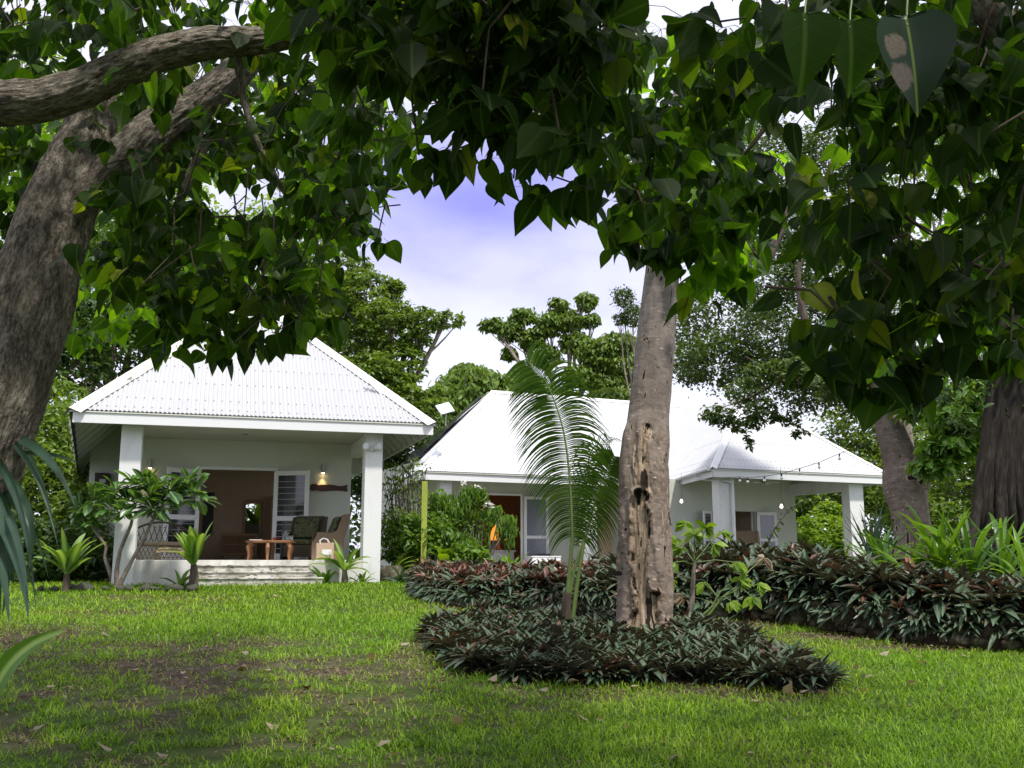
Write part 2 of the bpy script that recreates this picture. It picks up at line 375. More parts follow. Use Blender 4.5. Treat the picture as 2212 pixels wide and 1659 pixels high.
def grassmat():
    m, t = newmat('grass_blade'); r = attr(t, 'rnd'); oc = N(t, 'ShaderNodeTexCoord').outputs['Object']
    g = noise_(t, .55, 4, .6, oc)
    c1 = ramp(t, r, [(0, (.075, .14, .012)), (.5, (.24, .385, .026)), (.86, (.39, .50, .04)), (1, (.40, .36, .13))])
    c = mix(t, N(t, 'ShaderNodeMapRange', {'Value': g, 'From Min': .35, 'From Max': .65}).outputs[0], c1, mix(t, 1.0, c1, (.80, .95, .9), 'MULTIPLY'))
    b = N(t, 'ShaderNodeBsdfPrincipled', {'Base Color': c, 'Roughness': .55, 'Specular IOR Level': .3}); tr = N(t, 'ShaderNodeBsdfTranslucent', {'Color': mix(t, 1.0, c, (1.3, 1.4, .6), 'MULTIPLY')})
    mx = N(t, 'ShaderNodeMixShader', {0: .4, 1: b.outputs[0], 2: tr.outputs[0]}); N(t, 'ShaderNodeOutputMaterial', {'Surface': mx.outputs[0]}); return m
M['grass'] = grassmat()
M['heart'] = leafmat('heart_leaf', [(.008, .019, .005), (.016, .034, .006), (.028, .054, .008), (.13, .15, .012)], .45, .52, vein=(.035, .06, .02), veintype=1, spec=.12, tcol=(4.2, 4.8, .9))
M['heart_lit'] = leafmat('backlit_heart_leaf', [(.03, .07, .008), (.06, .125, .010), (.11, .19, .012)], .62, .45, vein=(.08, .14, .03), veintype=1, spec=.3, tcol=(3.6, 3.7, .7))  # brighter copy of the heart leaf, backlight put into its colour
M['lf_dark'] = leafmat('dark_tree_leaf', [(.022, .05, .012), (.045, .095, .016), (.085, .15, .025)], .32)
M['lf_mid'] = leafmat('mid_tree_leaf', [(.06, .11, .016), (.12, .20, .028), (.20, .30, .055)], .40)
M['lf_lime'] = leafmat('lime_leaf', [(.09, .17, .015), (.18, .30, .02), (.28, .42, .05)], .4)
M['lf_shrub'] = leafmat('shrub_leaf', [(.04, .10, .015), (.10, .20, .02), (.20, .32, .05)], .38)
M['lf_grey'] = leafmat('fine_grey_green_leaf', [(.032, .068, .018), (.07, .125, .032), (.13, .19, .055)], .3)
M['lf_glossy'] = leafmat('glossy_broad_leaf', [(.05, .12, .018), (.10, .22, .022), (.17, .33, .03)], .35, .3, vein=(.25, .38, .12))
M['frangi'] = leafmat('frangipani_leaf', [(.030, .075, .025), (.05, .12, .03), (.10, .21, .025)], .3, .25, vein=(.16, .28, .10), veintype=1, spec=.6)
M['strap'] = leafmat('strap_leaf', [(.035, .095, .018), (.08, .18, .02), (.16, .30, .03)], .35, .35)
M['strap_dark'] = leafmat('dark_strap_leaf', [(.009, .026, .013), (.020, .05, .022), (.038, .08, .03)], .22, .34, spec=.35, vein=(.07, .13, .09))
M['palm'] = leafmat('palm_leaflet', [(.030, .075, .014), (.05, .12, .02), (.10, .19, .03)], .35, .3, spec=.6)
M['rhoeo'] = leafmat('oyster_plant_leaf', [(.022, .048, .024), (.045, .080, .036), (.085, .125, .060), (.085, .050, .035)], .18, .46, back=(.040, .038, .038), spec=.3, vein=(.10, .16, .10))
M['rhoeo_red'] = leafmat('reddish_oyster_plant_leaf', [(.035, .045, .03), (.075, .07, .045), (.17, .075, .05), (.26, .10, .075)], .2, .35, back=(.10, .045, .045), spec=.5)
M['dead'] = leafmat('withered_leaf', [(.06, .035, .02), (.17, .11, .06), (.36, .30, .22)], .15, .7)
M['flower'] = simple('white_petal', (.8, .8, .72), .5, .05)
M['bark_l'] = barkmat('grey_fissured_bark', (.040, .032, .025), (.18, .15, .12), (.42, .375, .31), 62, 17, bstr=1.0, grain=1)
M['bark_m'] = barkmat('smooth_brown_bark', (.12, .095, .075), (.205, .16, .13), (.29, .235, .195), 8, 14, lent=1, bstr=.45, wood=True)
M['bark_d'] = barkmat('dark_bark', (.03, .024, .018), (.085, .066, .05), (.17, .14, .11), 12, 3)
M['bark_k'] = barkmat('near_black_bark', (.008, .007, .006), (.022, .018, .014), (.06, .05, .04), 12, 3)
M['bark_g'] = barkmat('pale_grey_bark', (.09, .075, .06), (.22, .185, .15), (.36, .31, .26), 8, 9, bstr=.5)
M['stem_g'] = simple('green_stem', (.12, .18, .045), .5, .3)

# ------------------------------------------------------------------ leaf templates (y along the leaf, x across, z up)
def tmpl(prof, cols=3, fold=.12, droop=.15, cup=0):
    rows = len(prof); V = []; L = []; xs = np.linspace(-1, 1, cols)
    for i, (y, wd_) in enumerate(prof):
        for x in xs: V.append((x*wd_, y, fold*abs(x)*wd_*2 - droop*max(y, 0)**2 + cup*(x*wd_)**2)); L.append((x*wd_, y, 0))
    F = np.array([(i*cols+j, i*cols+j+1, (i+1)*cols+j+1, (i+1)*cols+j) for i in range(rows-1) for j in range(cols-1)])
    return np.array(V), [F], np.array(L)
HEART = tmpl([(-.10, .05), (-.13, .20), (-.08, .33), (.06, .43), (.22, .45), (.40, .40), (.58, .29), (.75, .17), (.88, .075), (1.0, .004)], 5, .10, .16)
HEART_LO = tmpl([(-.1, .12), (.02, .40), (.25, .45), (.5, .34), (.75, .17), (1, .01)], 3, .12, .16)
OVAL = tmpl([(0, .03), (.2, .19), (.5, .26), (.8, .16), (1, .01)], 3, .2, .2)
LANCE = tmpl([(0, .06), (.25, .115), (.55, .12), (.8, .075), (1, .005)], 3, .5, .35)
LANCE2 = tmpl([(0, .06), (.25, .11), (.55, .115), (.8, .07), (1, .005)], 3, .45, .75)
SPAT = tmpl([(0, .02), (.12, .05), (.35, .12), (.6, .17), (.8, .155), (.93, .08), (1, .01)], 5, .22, .28)
RHOMB = (np.array([(0, 0, 0), (.28, .45, .05), (0, 1, -.1), (-.28, .45, .05)]), [np.array([(0, 1, 2), (0, 2, 3)])], np.zeros((4, 3)))
PINNA = tmpl([(0, .03), (.35, .10), (.7, .07), (1, .01)], 3, .3, .25)

def frames(d, n):
    """columns x,y,z from leaf axis d and rough normal n, arrays (N,3)"""
    y = d / (np.linalg.norm(d, axis=1)[:, None] + 1e-9); x = np.cross(y, n); x /= np.linalg.norm(x, axis=1)[:, None] + 1e-9
    return np.stack([x, y, np.cross(x, y)], -1)
def rdir(n): v = rng.normal(size=(n, 3)); return v / np.linalg.norm(v, axis=1)[:, None]

# ================================================================== SETTING: lawn, garden mound
RING = [G(u, v)[:2] for u, v in ((925,1395),(925,1375),(955,1362),(1040,1352),(1200,1348),(1370,1350),(1500,1365),(1590,1385),(1650,1410),(1720,1440),(1800,1478),(1790,1500),(1690,1492),(1560,1478),(1420,1476),(1260,1478),(1130,1474),(1020,1458),(960,1425))]
BORDER_UV = [(893,1280),(930,1298),(1020,1312),(1120,1318),(1250,1325),(1400,1330),(1520,1332),(1620,1338),(1720,1348),(1830,1368),(1940,1384),(2060,1394),(2212,1404),(2420,1415)]
BORDER = [G(u, v)[:2] for u, v in BORDER_UV]
def mound_h(x): return np.clip(0.16 + (np.asarray(x, float) + 1.5) * 0.05, .14, .38)
def barefac(x, y):
    """how bare the lawn is (0 grass, 1 soil)"""
    b = np.zeros_like(x)
    for u, v, ru, rv, a in ((60,1372,150,24,1.2),(330,1400,260,16,.75),(420,1440,330,26,.95),(700,1455,160,20,.8),(905,1410,60,40,1.0),(250,1325,200,12,.55),(560,1390,200,14,.6),(150,1430,160,22,.6),(640,1500,150,14,.45),(300,1500,300,25,.35),(1240,1498,160,14,.9),(1560,1490,140,14,.8),(1680,1505,120,12,.8),(1150,1312,190,16,1.6),(1420,1325,150,14,1.6),(1590,1345,110,14,1.5),(1800,1375,160,9,1.2),(2000,1398,200,8,1.1),(300,1293,260,9,.7),(1840,1490,60,10,.6)):
        c = G(u, v); e = G(u + ru, v); f1 = G(u, v - rv); rx = e[0] - c[0]; ry = max(f1[1] - c[1], .25)
        b = np.maximum(b, a * np.exp(-(((x - c[0]) / rx) ** 2 + ((y - c[1]) / ry) ** 2)))
    n = fbm(x * 2.3, y * 2.3, 0, 4, 11); left = np.clip((1.2 - x) / 4, 0, 1) * np.clip((12.5 - y) / 4, 0, 1)
    return np.clip(b * (.35 + 1.3 * n) + left * np.clip((n - .46) * 4, 0, .85), 0, 1)
xs = np.concatenate([[-300, -120, -60, -30, -20], np.arange(-13, 13, .16), [14, 18, 24, 35, 60, 120, 300]])
ys = np.concatenate([[-40, -15, -5, 0, 3], np.arange(4, 21, .16), [22, 25, 30, 40, 60, 110, 300]])
X, Y = np.meshgrid(xs, ys); Z = gz(X, Y) + (fbm(X * 1.3, Y * 1.3, 0, 3, 4) - .5) * .05 * (np.abs(X) < 13) * (Y < 20) - .01
mb = MB(); nx = len(xs); i = np.arange(len(ys) - 1)[:, None] * nx; j = np.arange(nx - 1)[None]
mb.add(np.stack([X, Y, Z], -1).reshape(-1, 3), np.stack([i + j, i + j + 1, i + nx + j + 1, i + nx + j], -1).reshape(-1, 4), wd=(1 - barefac(X, Y)).ravel() + .001)
tag(mb.build('ground', M['lawn'], smooth=True), kind='structure')

bp = np.array(BORDER); seg = []
for a, b in zip(bp[:-1], bp[1:]):
    n = max(2, int(np.linalg.norm(b - a) / .25)); seg += [a + (b - a) * k / n for k in range(n)]
seg = np.array(seg + [bp[-1]]); mb = MB(); offs = [(-.05, -.05), (.02, .8), (.25, 1.0), (1.5, 1.05), (4, 1.2), (9, 1.3), (14, 1.3)]
V = []
for (x, y) in seg:
    for d, h in offs:
        yy = y + d; V.append((x + d * .05, yy, float(gz(0, yy)) + float(mound_h(x)) * h + (random.random() - .5) * .04 - (0.05 if h < 0 else 0)))
k = len(offs); i = np.arange(len(seg) - 1)[:, None] * k; j = np.arange(k - 1)[None]
mb.add(V, np.stack([i + j, i + k + j, i + k + j + 1, i + j + 1], -1).reshape(-1, 4)); tag(mb.build('garden_bed_ground', M['soil'], smooth=True), kind='structure')

# low dry-stone edging under the border plants
def stone(mb, c, r, mat=0, k=0):
    t = np.linspace(0, math.pi, 6); p = np.linspace(0, 2 * math.pi, 9)[:-1]; V = []
    s = random.random() * 50
    for a in t:
        for b in p:
            d = np.array([math.sin(a) * math.cos(b), math.sin(a) * math.sin(b), math.cos(a)])
            q = 1 + .95 * (vn3(d[0] * 1.6 + s, d[1] * 1.6, d[2] * 1.6 + s, 2) - .5)
            V.append(np.array(c) + d * np.array(r) * q)
    i = np.arange(5)[:, None] * 8; j = np.arange(8)[None]; j2 = (j + 1) % 8
    mb.add(V, np.stack([i + j, i + 8 + j, i + 8 + j2, i + j2], -1).reshape(-1, 4), mat, random.random())
mb = MB()
for q in range(len(seg) - 1):
    a, b = seg[q], seg[q + 1]
    for lay in range(3):
        for e in range(2):
            if random.random() < .12: continue
            t_ = (e + random.random() * .5) / 2; c = a + (b - a) * t_; h = float(mound_h(c[0])); r = random.uniform(.05, .13)
            z = float(gz(0, c[1])) + (lay + .5) * h * .3
            stone(mb, (c[0], c[1] - .07 + lay * .035, z), (r * 1.25, r, min(r * .8, h * .24)))
tag(mb.build('stone_edging_wall', M['stone'], smooth=True), 'low rough coral stone wall holding up the purple border bed behind the lawn', 'stone wall')

# ================================================================== HOUSE ONE (left pavilion)
def rotz(a): return np.array([[math.cos(a), -math.sin(a), 0], [math.sin(a), math.cos(a), 0], [0, 0, 1]])
class Frame:
    def __init__(s, o, deg): s.o = np.array([o[0], o[1], 0.]); s.a = R(deg); s.R = rotz(s.a)
    def loc(s, p): return s.R.T @ (np.array(p) - s.o)
    def wor(s, p): return s.R @ np.array(p, float) + s.o
    def onY(s, u, v, ly):
        d = s.R.T @ ray(u, v); c = s.R.T @ (np.array([0, 0, CZ]) - s.o); t = (ly - c[1]) / d[1]; return c + d * t
    def onX(s, u, v, lx):
        d = s.R.T @ ray(u, v); c = s.R.T @ (np.array([0, 0, CZ]) - s.o); t = (lx - c[0]) / d[0]; return c + d * t
def roof_plane(mb, poly, mat=0, smat=1, pitch=.0762, amp=.014, sp=.6):
    p = np.array(poly, float); o = p[0]; ex = p[1] - p[0]; W = np.linalg.norm(ex); ex /= W
    q = p - o; nrm = np.cross(ex, q[2] if len(p) > 2 else 0); nrm /= np.linalg.norm(nrm)
    if nrm[2] < 0: nrm = -nrm
    ey = np.cross(nrm, ex); ey = -ey if ey[2] < 0 else ey
    P2 = np.stack([q @ ex, q @ ey], 1); x0, x1 = P2[:, 0].min(), P2[:, 0].max()
    def rng_(x):
        ysx = []
        for a, b in zip(P2, np.roll(P2, -1, 0)):
            if abs(a[0] - b[0]) < 1e-9: continue
            t = (x - a[0]) / (b[0] - a[0])
            if -1e-6 <= t <= 1 + 1e-6: ysx.append(a[1] + t * (b[1] - a[1]))
        return (min(ysx), max(ysx)) if ysx else (0, 0)
    n = int((x1 - x0) / pitch * 6); X_ = np.linspace(x0 + .001, x1 - .001, n); V = []
    for x in X_:
        lo, hi = rng_(x); d = amp * math.cos(x / pitch * 2 * math.pi)
        V += [o + ex * x + ey * lo + nrm * d, o + ex * x + ey * hi + nrm * d]
    i = np.arange(n - 1) * 2; mb.add(V, np.stack([i, i + 2, i + 3, i + 1], -1), mat)
    x = math.ceil(x0 / (pitch * 2)) * pitch * 2
    while x < x1:
        lo, hi = rng_(x); y = lo + .12; r = 0
        while y < hi - .1:
            c = o + ex * x + ey * y + nrm * (amp + .004); s = .011
            mb.add([c - ex*s - ey*s, c + ex*s - ey*s, c + ex*s + ey*s, c - ex*s + ey*s, c + nrm*.012], [(0,1,4),(1,2,4),(2,3,4),(3,0,4)], smat)
            y += .32 if r == 0 else sp; r += 1
        x += pitch * 2
    return nrm, ey
def cap(mb, p, q, n1, n2, wd, mat=0, lift=.03):
    p = np.array(p, float); q = np.array(q, float); d = (q - p) / np.linalg.norm(q - p)
    up = (n1 + n2) / np.linalg.norm(n1 + n2)
    s1 = np.cross(d, n1); s1 *= np.sign(s1 @ (n1 - n2)) or 1; s2 = np.cross(d, n2); s2 *= np.sign(s2 @ (n2 - n1)) or 1
    a, b = p + up * lift, q + up * lift; w1 = p + s1 * wd + n1 * .022; w2 = q + s1 * wd + n1 * .022; v1 = p + s2 * wd + n2 * .022; v2 = q + s2 * wd + n2 * .022
    mb.add([a, b, w2, w1], [(0, 1, 2, 3)], mat); mb.add([a, b, v2, v1], [(0, 3, 2, 1)], mat)
    t_ = -up * .008
    mb.add([a + t_, b + t_, w2 - n1*.012, w1 - n1*.012], [(0, 3, 2, 1)], mat); mb.add([a + t_, b + t_, v2 - n2*.012, v1 - n2*.012], [(0, 1, 2, 3)], mat)

HE = 4.1; A0 = Zp(150, 883, HE); H1 = Frame(A0, 16.75); W1 = 6.61; GB = 1.02
h1 = empty('pavilion', (A0[0], A0[1], GB), 'white open-fronted pavilion with steep corrugated hip roof left of the lawn', 'house', rz=H1.a)
L1 = (0, 0, GB)
APX = (3.2, 3.75, 7.35); APB = (3.2, 8.0, 7.35); BL = (-1.0, 11.6, 3.12); BR = (W1, 11.6, HE)
mb = MB(); A = (0, 0, HE); B = (W1, 0, HE)
nf, _ = roof_plane(mb, [A, B, APX]); nr, _ = roof_plane(mb, [B, BR, APB, APX])
# left plane spreads wider towards the back
nl, _ = roof_plane(mb, [(0, 11.6, HE), A, APX, APB]); 
e1 = np.array(APX) - A; ngl = nl
def onleft(x, y): return (x, y, HE + x * (APX[2] - HE) / APX[0])
mb.quad(A, (0, 11.6, HE), onleft(-1.0, 11.6), onleft(-.002, 0)); nb, _ = roof_plane(mb, [BR, (0, 11.6, HE), APB])
rf = mb.build('roof', [M['roof_dirty_shaded'], M['screw']], h1, L1)
mb = MB(); cap(mb, A, APX, nf, nl, .24, 1); cap(mb, B, APX, nf, nr, .2, 0); cap(mb, APX, APB, nl, nr, .2, 0); cap(mb, BR, APB, nb, nr, .2); cap(mb, (0, 11.6, HE), APB, nb, nl, .2, 1)
mb.build('hip_flashing', [M['trim'], M['cap_moss']], rf, L1)
dz = np.array([0, 0, -.035])
mb = MB()   # painted boards under the sheets
for pl in ([A, B, APX], [B, BR, APB, APX], [A, APX, APB, onleft(-1, 11.6)], [BR, (0, 11.6, HE), APB]):
    mb.prism([np.array(q) + dz for q in pl], (0, 0, -.012))
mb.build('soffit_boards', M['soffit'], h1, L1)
mb = MB(); mb.box(.06, W1 - .03, .02, .05, 3.865, HE - .03); mb.build('fascia', M['trim'], h1, L1, bevel=.004)
mb = MB(); mb.box(W1 - .06, W1 - .03, .053, 11.5, 3.9, HE - .05); mb.build('fascia', M['trim'], h1, L1)
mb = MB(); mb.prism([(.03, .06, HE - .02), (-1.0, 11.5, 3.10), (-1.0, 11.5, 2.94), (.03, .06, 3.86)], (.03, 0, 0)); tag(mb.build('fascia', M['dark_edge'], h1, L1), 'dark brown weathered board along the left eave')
sl = (APX[2] - HE) / APX[0]
for y in np.arange(.75, 11.3, .62):
    x1_ = 1.25; v = [(W1 - .08, y, HE - .06), (W1 - .08, y, HE - .2), (W1 - x1_, y, HE - .2 + (x1_ - .08) * .953), (W1 - x1_, y, HE - .06 + (x1_ - .08) * .953)]
    mb = MB(); mb.prism(v, (0, .045, 0)); mb.build('rafter', M['trim'], h1, L1)
    xl = -.02 - y * .082; v = [(xl, y, HE - .06 + xl*sl), (xl, y, HE - .17 + xl*sl), (.95, y, HE - .17 + .95*sl), (.95, y, HE - .06 + .95*sl)]
    mb = MB(); mb.prism(v, (0, .045, 0)); mb.build('rafter', M['trim'], h1, L1)
PL0, PL1 = H1.onY(240, 1262, .35)[0], H1.onY(292, 1262, .35)[0]; PR0, PR1 = 5.31, 5.65
FZ = 1.458; WY = 3.0
for a, b in ((PL0, PL1 - .04), (PR0, PR1)):
    mb = MB(); mb.box(a, b, .35, .72, .9, 4.02); mb.build('post', M['paint'], h1, L1, bevel=.008)
mb = MB(); mb.box(PL1 - .05, PR0 + .02, .362, WY + .02, .9, FZ); mb.build('porch_base', M['stained'], h1, L1, bevel=.006)
mb = MB()
for k, (z, x1_) in enumerate(((1.343, 4.30), (1.228, 4.38), (1.118, 4.5))):
    mb.box(2.3 - k*.02, x1_, .362 - .2 * (k + 1), .36 - .2 * k, .9, z + (0.002 * k))
for k, (z, x1_) in enumerate(((1.343, 4.30), (1.228, 4.38), (1.118, 4.5))): mb.box(2.28 - k*.02, x1_ + .02, .340 - .2 * (k + 1), .355 - .2 * k, z + .004, z + .03)
mb.build('steps', M['steps'], h1, L1, bevel=.008)
dl, dr, dt = 2.27, 3.74, 3.34
mb = MB(); WR = 5.40; WL = PL0 + .02; BY_ = WY + 4.2
mb.box(WL, dl - .12, WY, WY + .15, .9, 4.6); mb.box(dr + .1, WR, WY, WY + .15, .9, 4.6); mb.box(dl - .119, dr + .099, WY + .001, WY + .149, dt + .06, 4.599)
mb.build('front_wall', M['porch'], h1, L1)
mb = MB(); 
for y0, y1, z0, z1 in ((WY + .151, WY + .9, .9, 4.55), (WY + .9, BY_ - .6, .9, 2.2), (WY + .9, BY_ - .6, 3.75, 4.55), (BY_ - .6, 10.8, .9, 4.55)): mb.box(WL + .001, WL + .15, y0, y1, z0, z1)  # unseen side opening added to let light into the room
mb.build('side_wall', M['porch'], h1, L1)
mb = MB(); 
for y0, y1, z0, z1 in ((WY + .151, WY + .9, .9, 4.55), (WY + .9, BY_ - .6, .9, 2.2), (WY + .9, BY_ - .6, 3.75, 4.55), (BY_ - .6, 10.8, .9, 4.55)): mb.box(WR - .15, WR - .001, y0, y1, z0, z1)  # matching unseen opening on the right, also added for room light
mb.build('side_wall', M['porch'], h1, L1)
BY = WY + 4.2; wl, wb = H1.onY(560, 1200, BY)[0], 0
wx0, wx1 = H1.onY(531, 1100, BY)[0], H1.onY(562, 1100, BY)[0]; wz0, wz1 = H1.onY(545, 1199, BY)[2], H1.onY(545, 1088, BY)[2]
mb = MB(); mb.box(WL + .16, wx0, BY, BY + .12, .9, 4.2); mb.box(wx1, WR - .16, BY, BY + .12, .9, 4.2); mb.box(wx0 + .001, wx1 - .001, BY + .001, BY + .119, .9, wz0); mb.box(wx0 + .001, wx1 - .001, BY + .001, BY + .119, wz1, 4.19)

for y0, y1, z0, z1 in ((WY + .16, WY + .9, FZ, 4.09), (WY + .9, BY_ - .6, FZ, 2.2), (WY + .9, BY_ - .6, 3.75, 4.09), (BY_ - .6, BY - .01, FZ, 4.09)): mb.box(WL + .16, WL + .18, y0, y1, z0, z1); mb.box(WR - .18, WR - .16, y0, y1, z0, z1)  # inner lining left open at the added light openings
mb.build('room_wall', M['brown_wall'], h1, L1)
mb = MB(); mb.box(wx0 - .07, wx0, BY - .03, BY, FZ, wz1 + .08); mb.box(wx1, wx1 + .07, BY - .03, BY, FZ, wz1 + .08); mb.box(wx0 - .001, wx1 + .001, BY - .032, BY - .001, wz1, wz1 + .1)
mb.box(wx1 + .25, wx1 + .32, BY - .3, BY, FZ, wz1 + .2)
mb.build('back_doorway_frame', M['wood_pale'], h1, L1)
mb = MB(); mb.box(WL + .19, WR - .19, WY + .16, BY - .02, FZ - .1, FZ + .005); mb.build('room_floor', M['brown_floor'], h1, L1)
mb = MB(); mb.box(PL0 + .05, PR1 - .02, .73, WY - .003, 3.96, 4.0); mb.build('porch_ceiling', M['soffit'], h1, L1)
mb = MB(); mb.box(WL + .19, WR - .19, WY + .16, BY - .02, 4.1, 4.14); mb.build('room_ceiling', M['brown_wall'], h1, L1)
mb = MB(); mb.prism([(PR0 + .06, .73, 3.94), (PR0 + .06, WY - .004, 3.94), (PR0 + .06, WY - .004, 3.66), (PR0 + .06, .73, 3.66)], (.2, 0, 0)); mb.build('beam', M['paint'], h1, L1)
mb = MB(); mb.box(dl - .12, dl - .06, WY - .03, WY + .1, FZ, dt + .06); mb.box(dr + .04, dr + .1, WY - .03, WY + .1, FZ, dt + .06); mb.box(dl - .06, dr + .04, WY - .031, WY + .1, dt, dt + .061)
mb.build('door_frame', M['trim'], h1, L1, bevel=.004)
def louvre_door(parent, hinge, ang, wd, ht, flip=1, loc=(0, 0, 0), glass=None, slats=True, rails=(.46,)):
    """leaf turned about its hinge; frame mesh with pane children"""
    Mx = (rotz(ang), np.array(hinge, float)); mb = MB(); s = .095; th = .02
    def bx(m, x0, x1, z0, z1, t=th, mat=0): m.box(x0 * flip if flip > 0 else -x1, x1 * flip if flip > 0 else -x0, -t, t, z0, z1, mat, Mx)
    bx(mb, 0, s, 0, ht); bx(mb, wd - s, wd, 0, ht); zs = [.0] + [r * ht for r in rails] + [ht - s]
    bx(mb, s, wd - s, 0, .12, th - .001); bx(mb, s, wd - s, ht - s, ht, th - .001)
    for r in rails: bx(mb, s, wd - s, r * ht - .05, r * ht + .05, th - .001)
    d = mb.build('door', M['trim'], parent, loc, bevel=.003)
    edges = [.12] + [q for r in rails for q in (r * ht - .05, r * ht + .05)] + [ht - s]
    for z0, z1 in zip(edges[::2], edges[1::2]):
        m2 = MB(); bx(m2, s, wd - s, z0, z1, .003)
        if slats:
            z = z0 + .1
            while z < z1 - .03: bx(m2, s, wd - s, z, z + .009, .009, 1); z += .125
        m2.build('louvre_panel', [glass or M['pane'], M['grey_metal']], d, loc)
    return d
louvre_door(h1, (dl - .02, WY - .04, FZ + .01), R(-148) , .78, dt - FZ - .02, 1, L1)
louvre_door(h1, (dr + .02, WY - .04, FZ + .01), R(-28), .80, dt - FZ - .02, 1, L1)
# dark picture, cabinet inside
q = H1.onY(450, 1175, BY - .02); mb = MB(); mb.box(H1.onY(436, 1150, BY)[0], H1.onY(459, 1150, BY)[0], BY - .04, BY - .003, H1.onY(450, 1208 - 83, BY)[2] - .35, H1.onY(450, 1064, BY)[2])
mb.build('picture', M['black'], h1, L1)
def wthing(name, label, cat, lp, group=None, fr=H1, rz=0.0):
    p = fr.wor(lp); return empty(name, p, label, cat, group, fr.a + rz)
p0 = H1.onY(515, 1210, 6.2); t = wthing('cabinet', 'pale wooden chest of drawers seen dimly through the open pavilion doors', 'cabinet', (p0[0], 6.2, FZ))
mb = MB(); mb.box(-.42, .42, 0, .4, .1, .62); mb.build('body', M['wood_pale'], t, bevel=.01)
for zz in (.16, .38):
    mb = MB(); mb.box(-.38, .38, -.015, -.002, zz, zz + .19); d = mb.build('drawer', M['wood'], t, bevel=.004); m2 = MB(); m2.box(-.02, .02, -.04, -.016, zz + .08, zz + .11); m2.build('knob', M['black'], d)
for sx in (-.37, .37):
    mb = MB(); mb.box(sx - .03, sx + .03, .03, .37, 0, .099); mb.build('leg', M['wood'], t)
# what the back doorway looks out on
p = H1.wor((wx0 - .6, BY + 1.4, 0)); mb = MB()
Mx = (H1.R, H1.o); mb.box(wx0 - 1.2, wx1 + 1.2, BY + 1.6, BY + 1.8, .9, H1.onY(545, 1131, BY + 1.6)[2], 0, Mx)
tag(mb.build('garden_wall', M['concrete'], None, tuple(H1.wor(((wx0+wx1)/2, BY + 1.7, .95)))), 'weathered grey concrete wall seen through the back doorway of the pavilion', 'wall')

# porch things ---------------------------------------------------------------
def wall_lamp(u, v, label):
    q = H1.onY(u, v, WY - .06); t = wthing('wall_lamp', label, 'wall lamp', (q[0], WY, q[2]), 'lit tube lamps on the pavilion wall')
    mb = MB(); mb.lathe([(.034, -.09), (.036, .09), (.03, .1), (0, .1)], (0, -.075, 0), 16); mb.build('tube', M['grey_metal'], t)
    mb = MB(); mb.box(-.025, .025, -.045, -.003, -.03, .03); mb.build('bracket', M['grey_metal'], t)
    mb = MB(); mb.lathe([(0, -.088), (.031, -.088), (.031, -.096), (0, -.097)], (0, -.075, 0), 14); mb.build('bulb', M['lamp_glow'], t)
    ld = bpy.data.lights.new('lamp_light', 'SPOT'); ld.energy = 9; ld.color = (1, .66, .27); ld.spot_size = R(75); ld.spot_blend = .9; ld.shadow_soft_size = .03
    lo = bpy.data.objects.new('lamp_light', ld); scene.collection.objects.link(lo); lo.parent = t; lo.location = (0, -.075, -.11)
wall_lamp(325, 1002, 'lit grey tube lamp on the pavilion wall beside the left post'); wall_lamp(698, 1013, 'lit grey tube lamp on the pavilion wall above the carved fish')
def fan(fr, lp, label, mount, k=4, col='grey_metal'):
    t = wthing('ceiling_fan', label, 'ceiling fan', lp, None, fr)
    mb = MB(); mb.lathe([(0, .02), (.07, .015), (.1, -.03), (.09, -.09), (.05, -.13), (0, -.14)], (0, 0, 0), 18); mb.build('motor', M[col], t, smooth=True)
    mb = MB(); mb.tube([(0, 0, .01), (0, 0, mount)], .014); mb.build('rod', M[col], t)
    for a in range(k):
        an = a * 2 * math.pi / k + .5; mb = MB(); Mb = (rotz(an), np.zeros(3))
        mb.box(.09, .2, -.02, .02, -.06, -.052, 0, Mb); mb.box(.18, .62, -.065, .065, -.052, -.044, 0, Mb); mb.build('blade', M['trim'], t)
q = H1.onY(531, 931, 1.7); fan(H1, (q[0], 1.7, q[2] + .05), 'white ceiling fan under the pavilion porch ceiling', 3.96 - q[2] - .05)
q = H1.onY(711, 1054, WY - .03); t = [(-.40, .045), (-.37, .075), (-.3, .085), (-.24, .06), (-.14, .07), (0, .075), (.12, .06), (.22, .045), (.3, .05), (.38, .075), (.40, .08), (.385, 0), (.40, -.075), (.3, -.055), (.16, -.05), (0, -.06), (-.15, -.075), (-.28, -.055), (-.36, -.07), (-.41, -.03)]
mb = MB(); mb.prism([(a, -.05, b) for a, b in t], (0, .045, 0)); o = mb.build('carved_fish', M['carving'], None, (0, 0, 0), bevel=.008); o.location = tuple(H1.wor((q[0], WY - .004, q[2]))); o.rotation_euler = (0, 0, H1.a)
tag(o, 'long dark red-brown carved wooden fish hung on the white wall', 'wall carving')
# floodlight on the right post
q = H1.onY(803, 970, .33); t = wthing('security_light', 'round white twin floodlight fixed to the front of the right post', 'floodlight', (q[0], .35, q[2]))
mb = MB(); mb.lathe([(0, 0), (.05, 0), (.055, .03), (0, .035)], (0, 0, 0), 14, 0, np.array([[1,0,0],[0,0,-1],[0,1,0]])); mb.build('base', M['trim'], t, smooth=True)
for sx in (-1, 1):
    c, s_ = math.cos(sx * .7), math.sin(sx * .7); Mh = rotz(sx * .7) @ np.array([[1,0,0],[0,0,-1],[0,1,.3]])
    mb = MB(); mb.lathe([(.02, .03), (.04, .06), (.062, .13), (.064, .16)], (sx * .035, -.01, 0), 14, 0, Mh); h = mb.build('lamp_head', M['trim'], t, smooth=True)
    mb = MB(); mb.lathe([(0, .15), (.055, .152)], (sx * .035, -.01, 0), 14, 0, Mh); mb.build('lens', M['clear'], h)
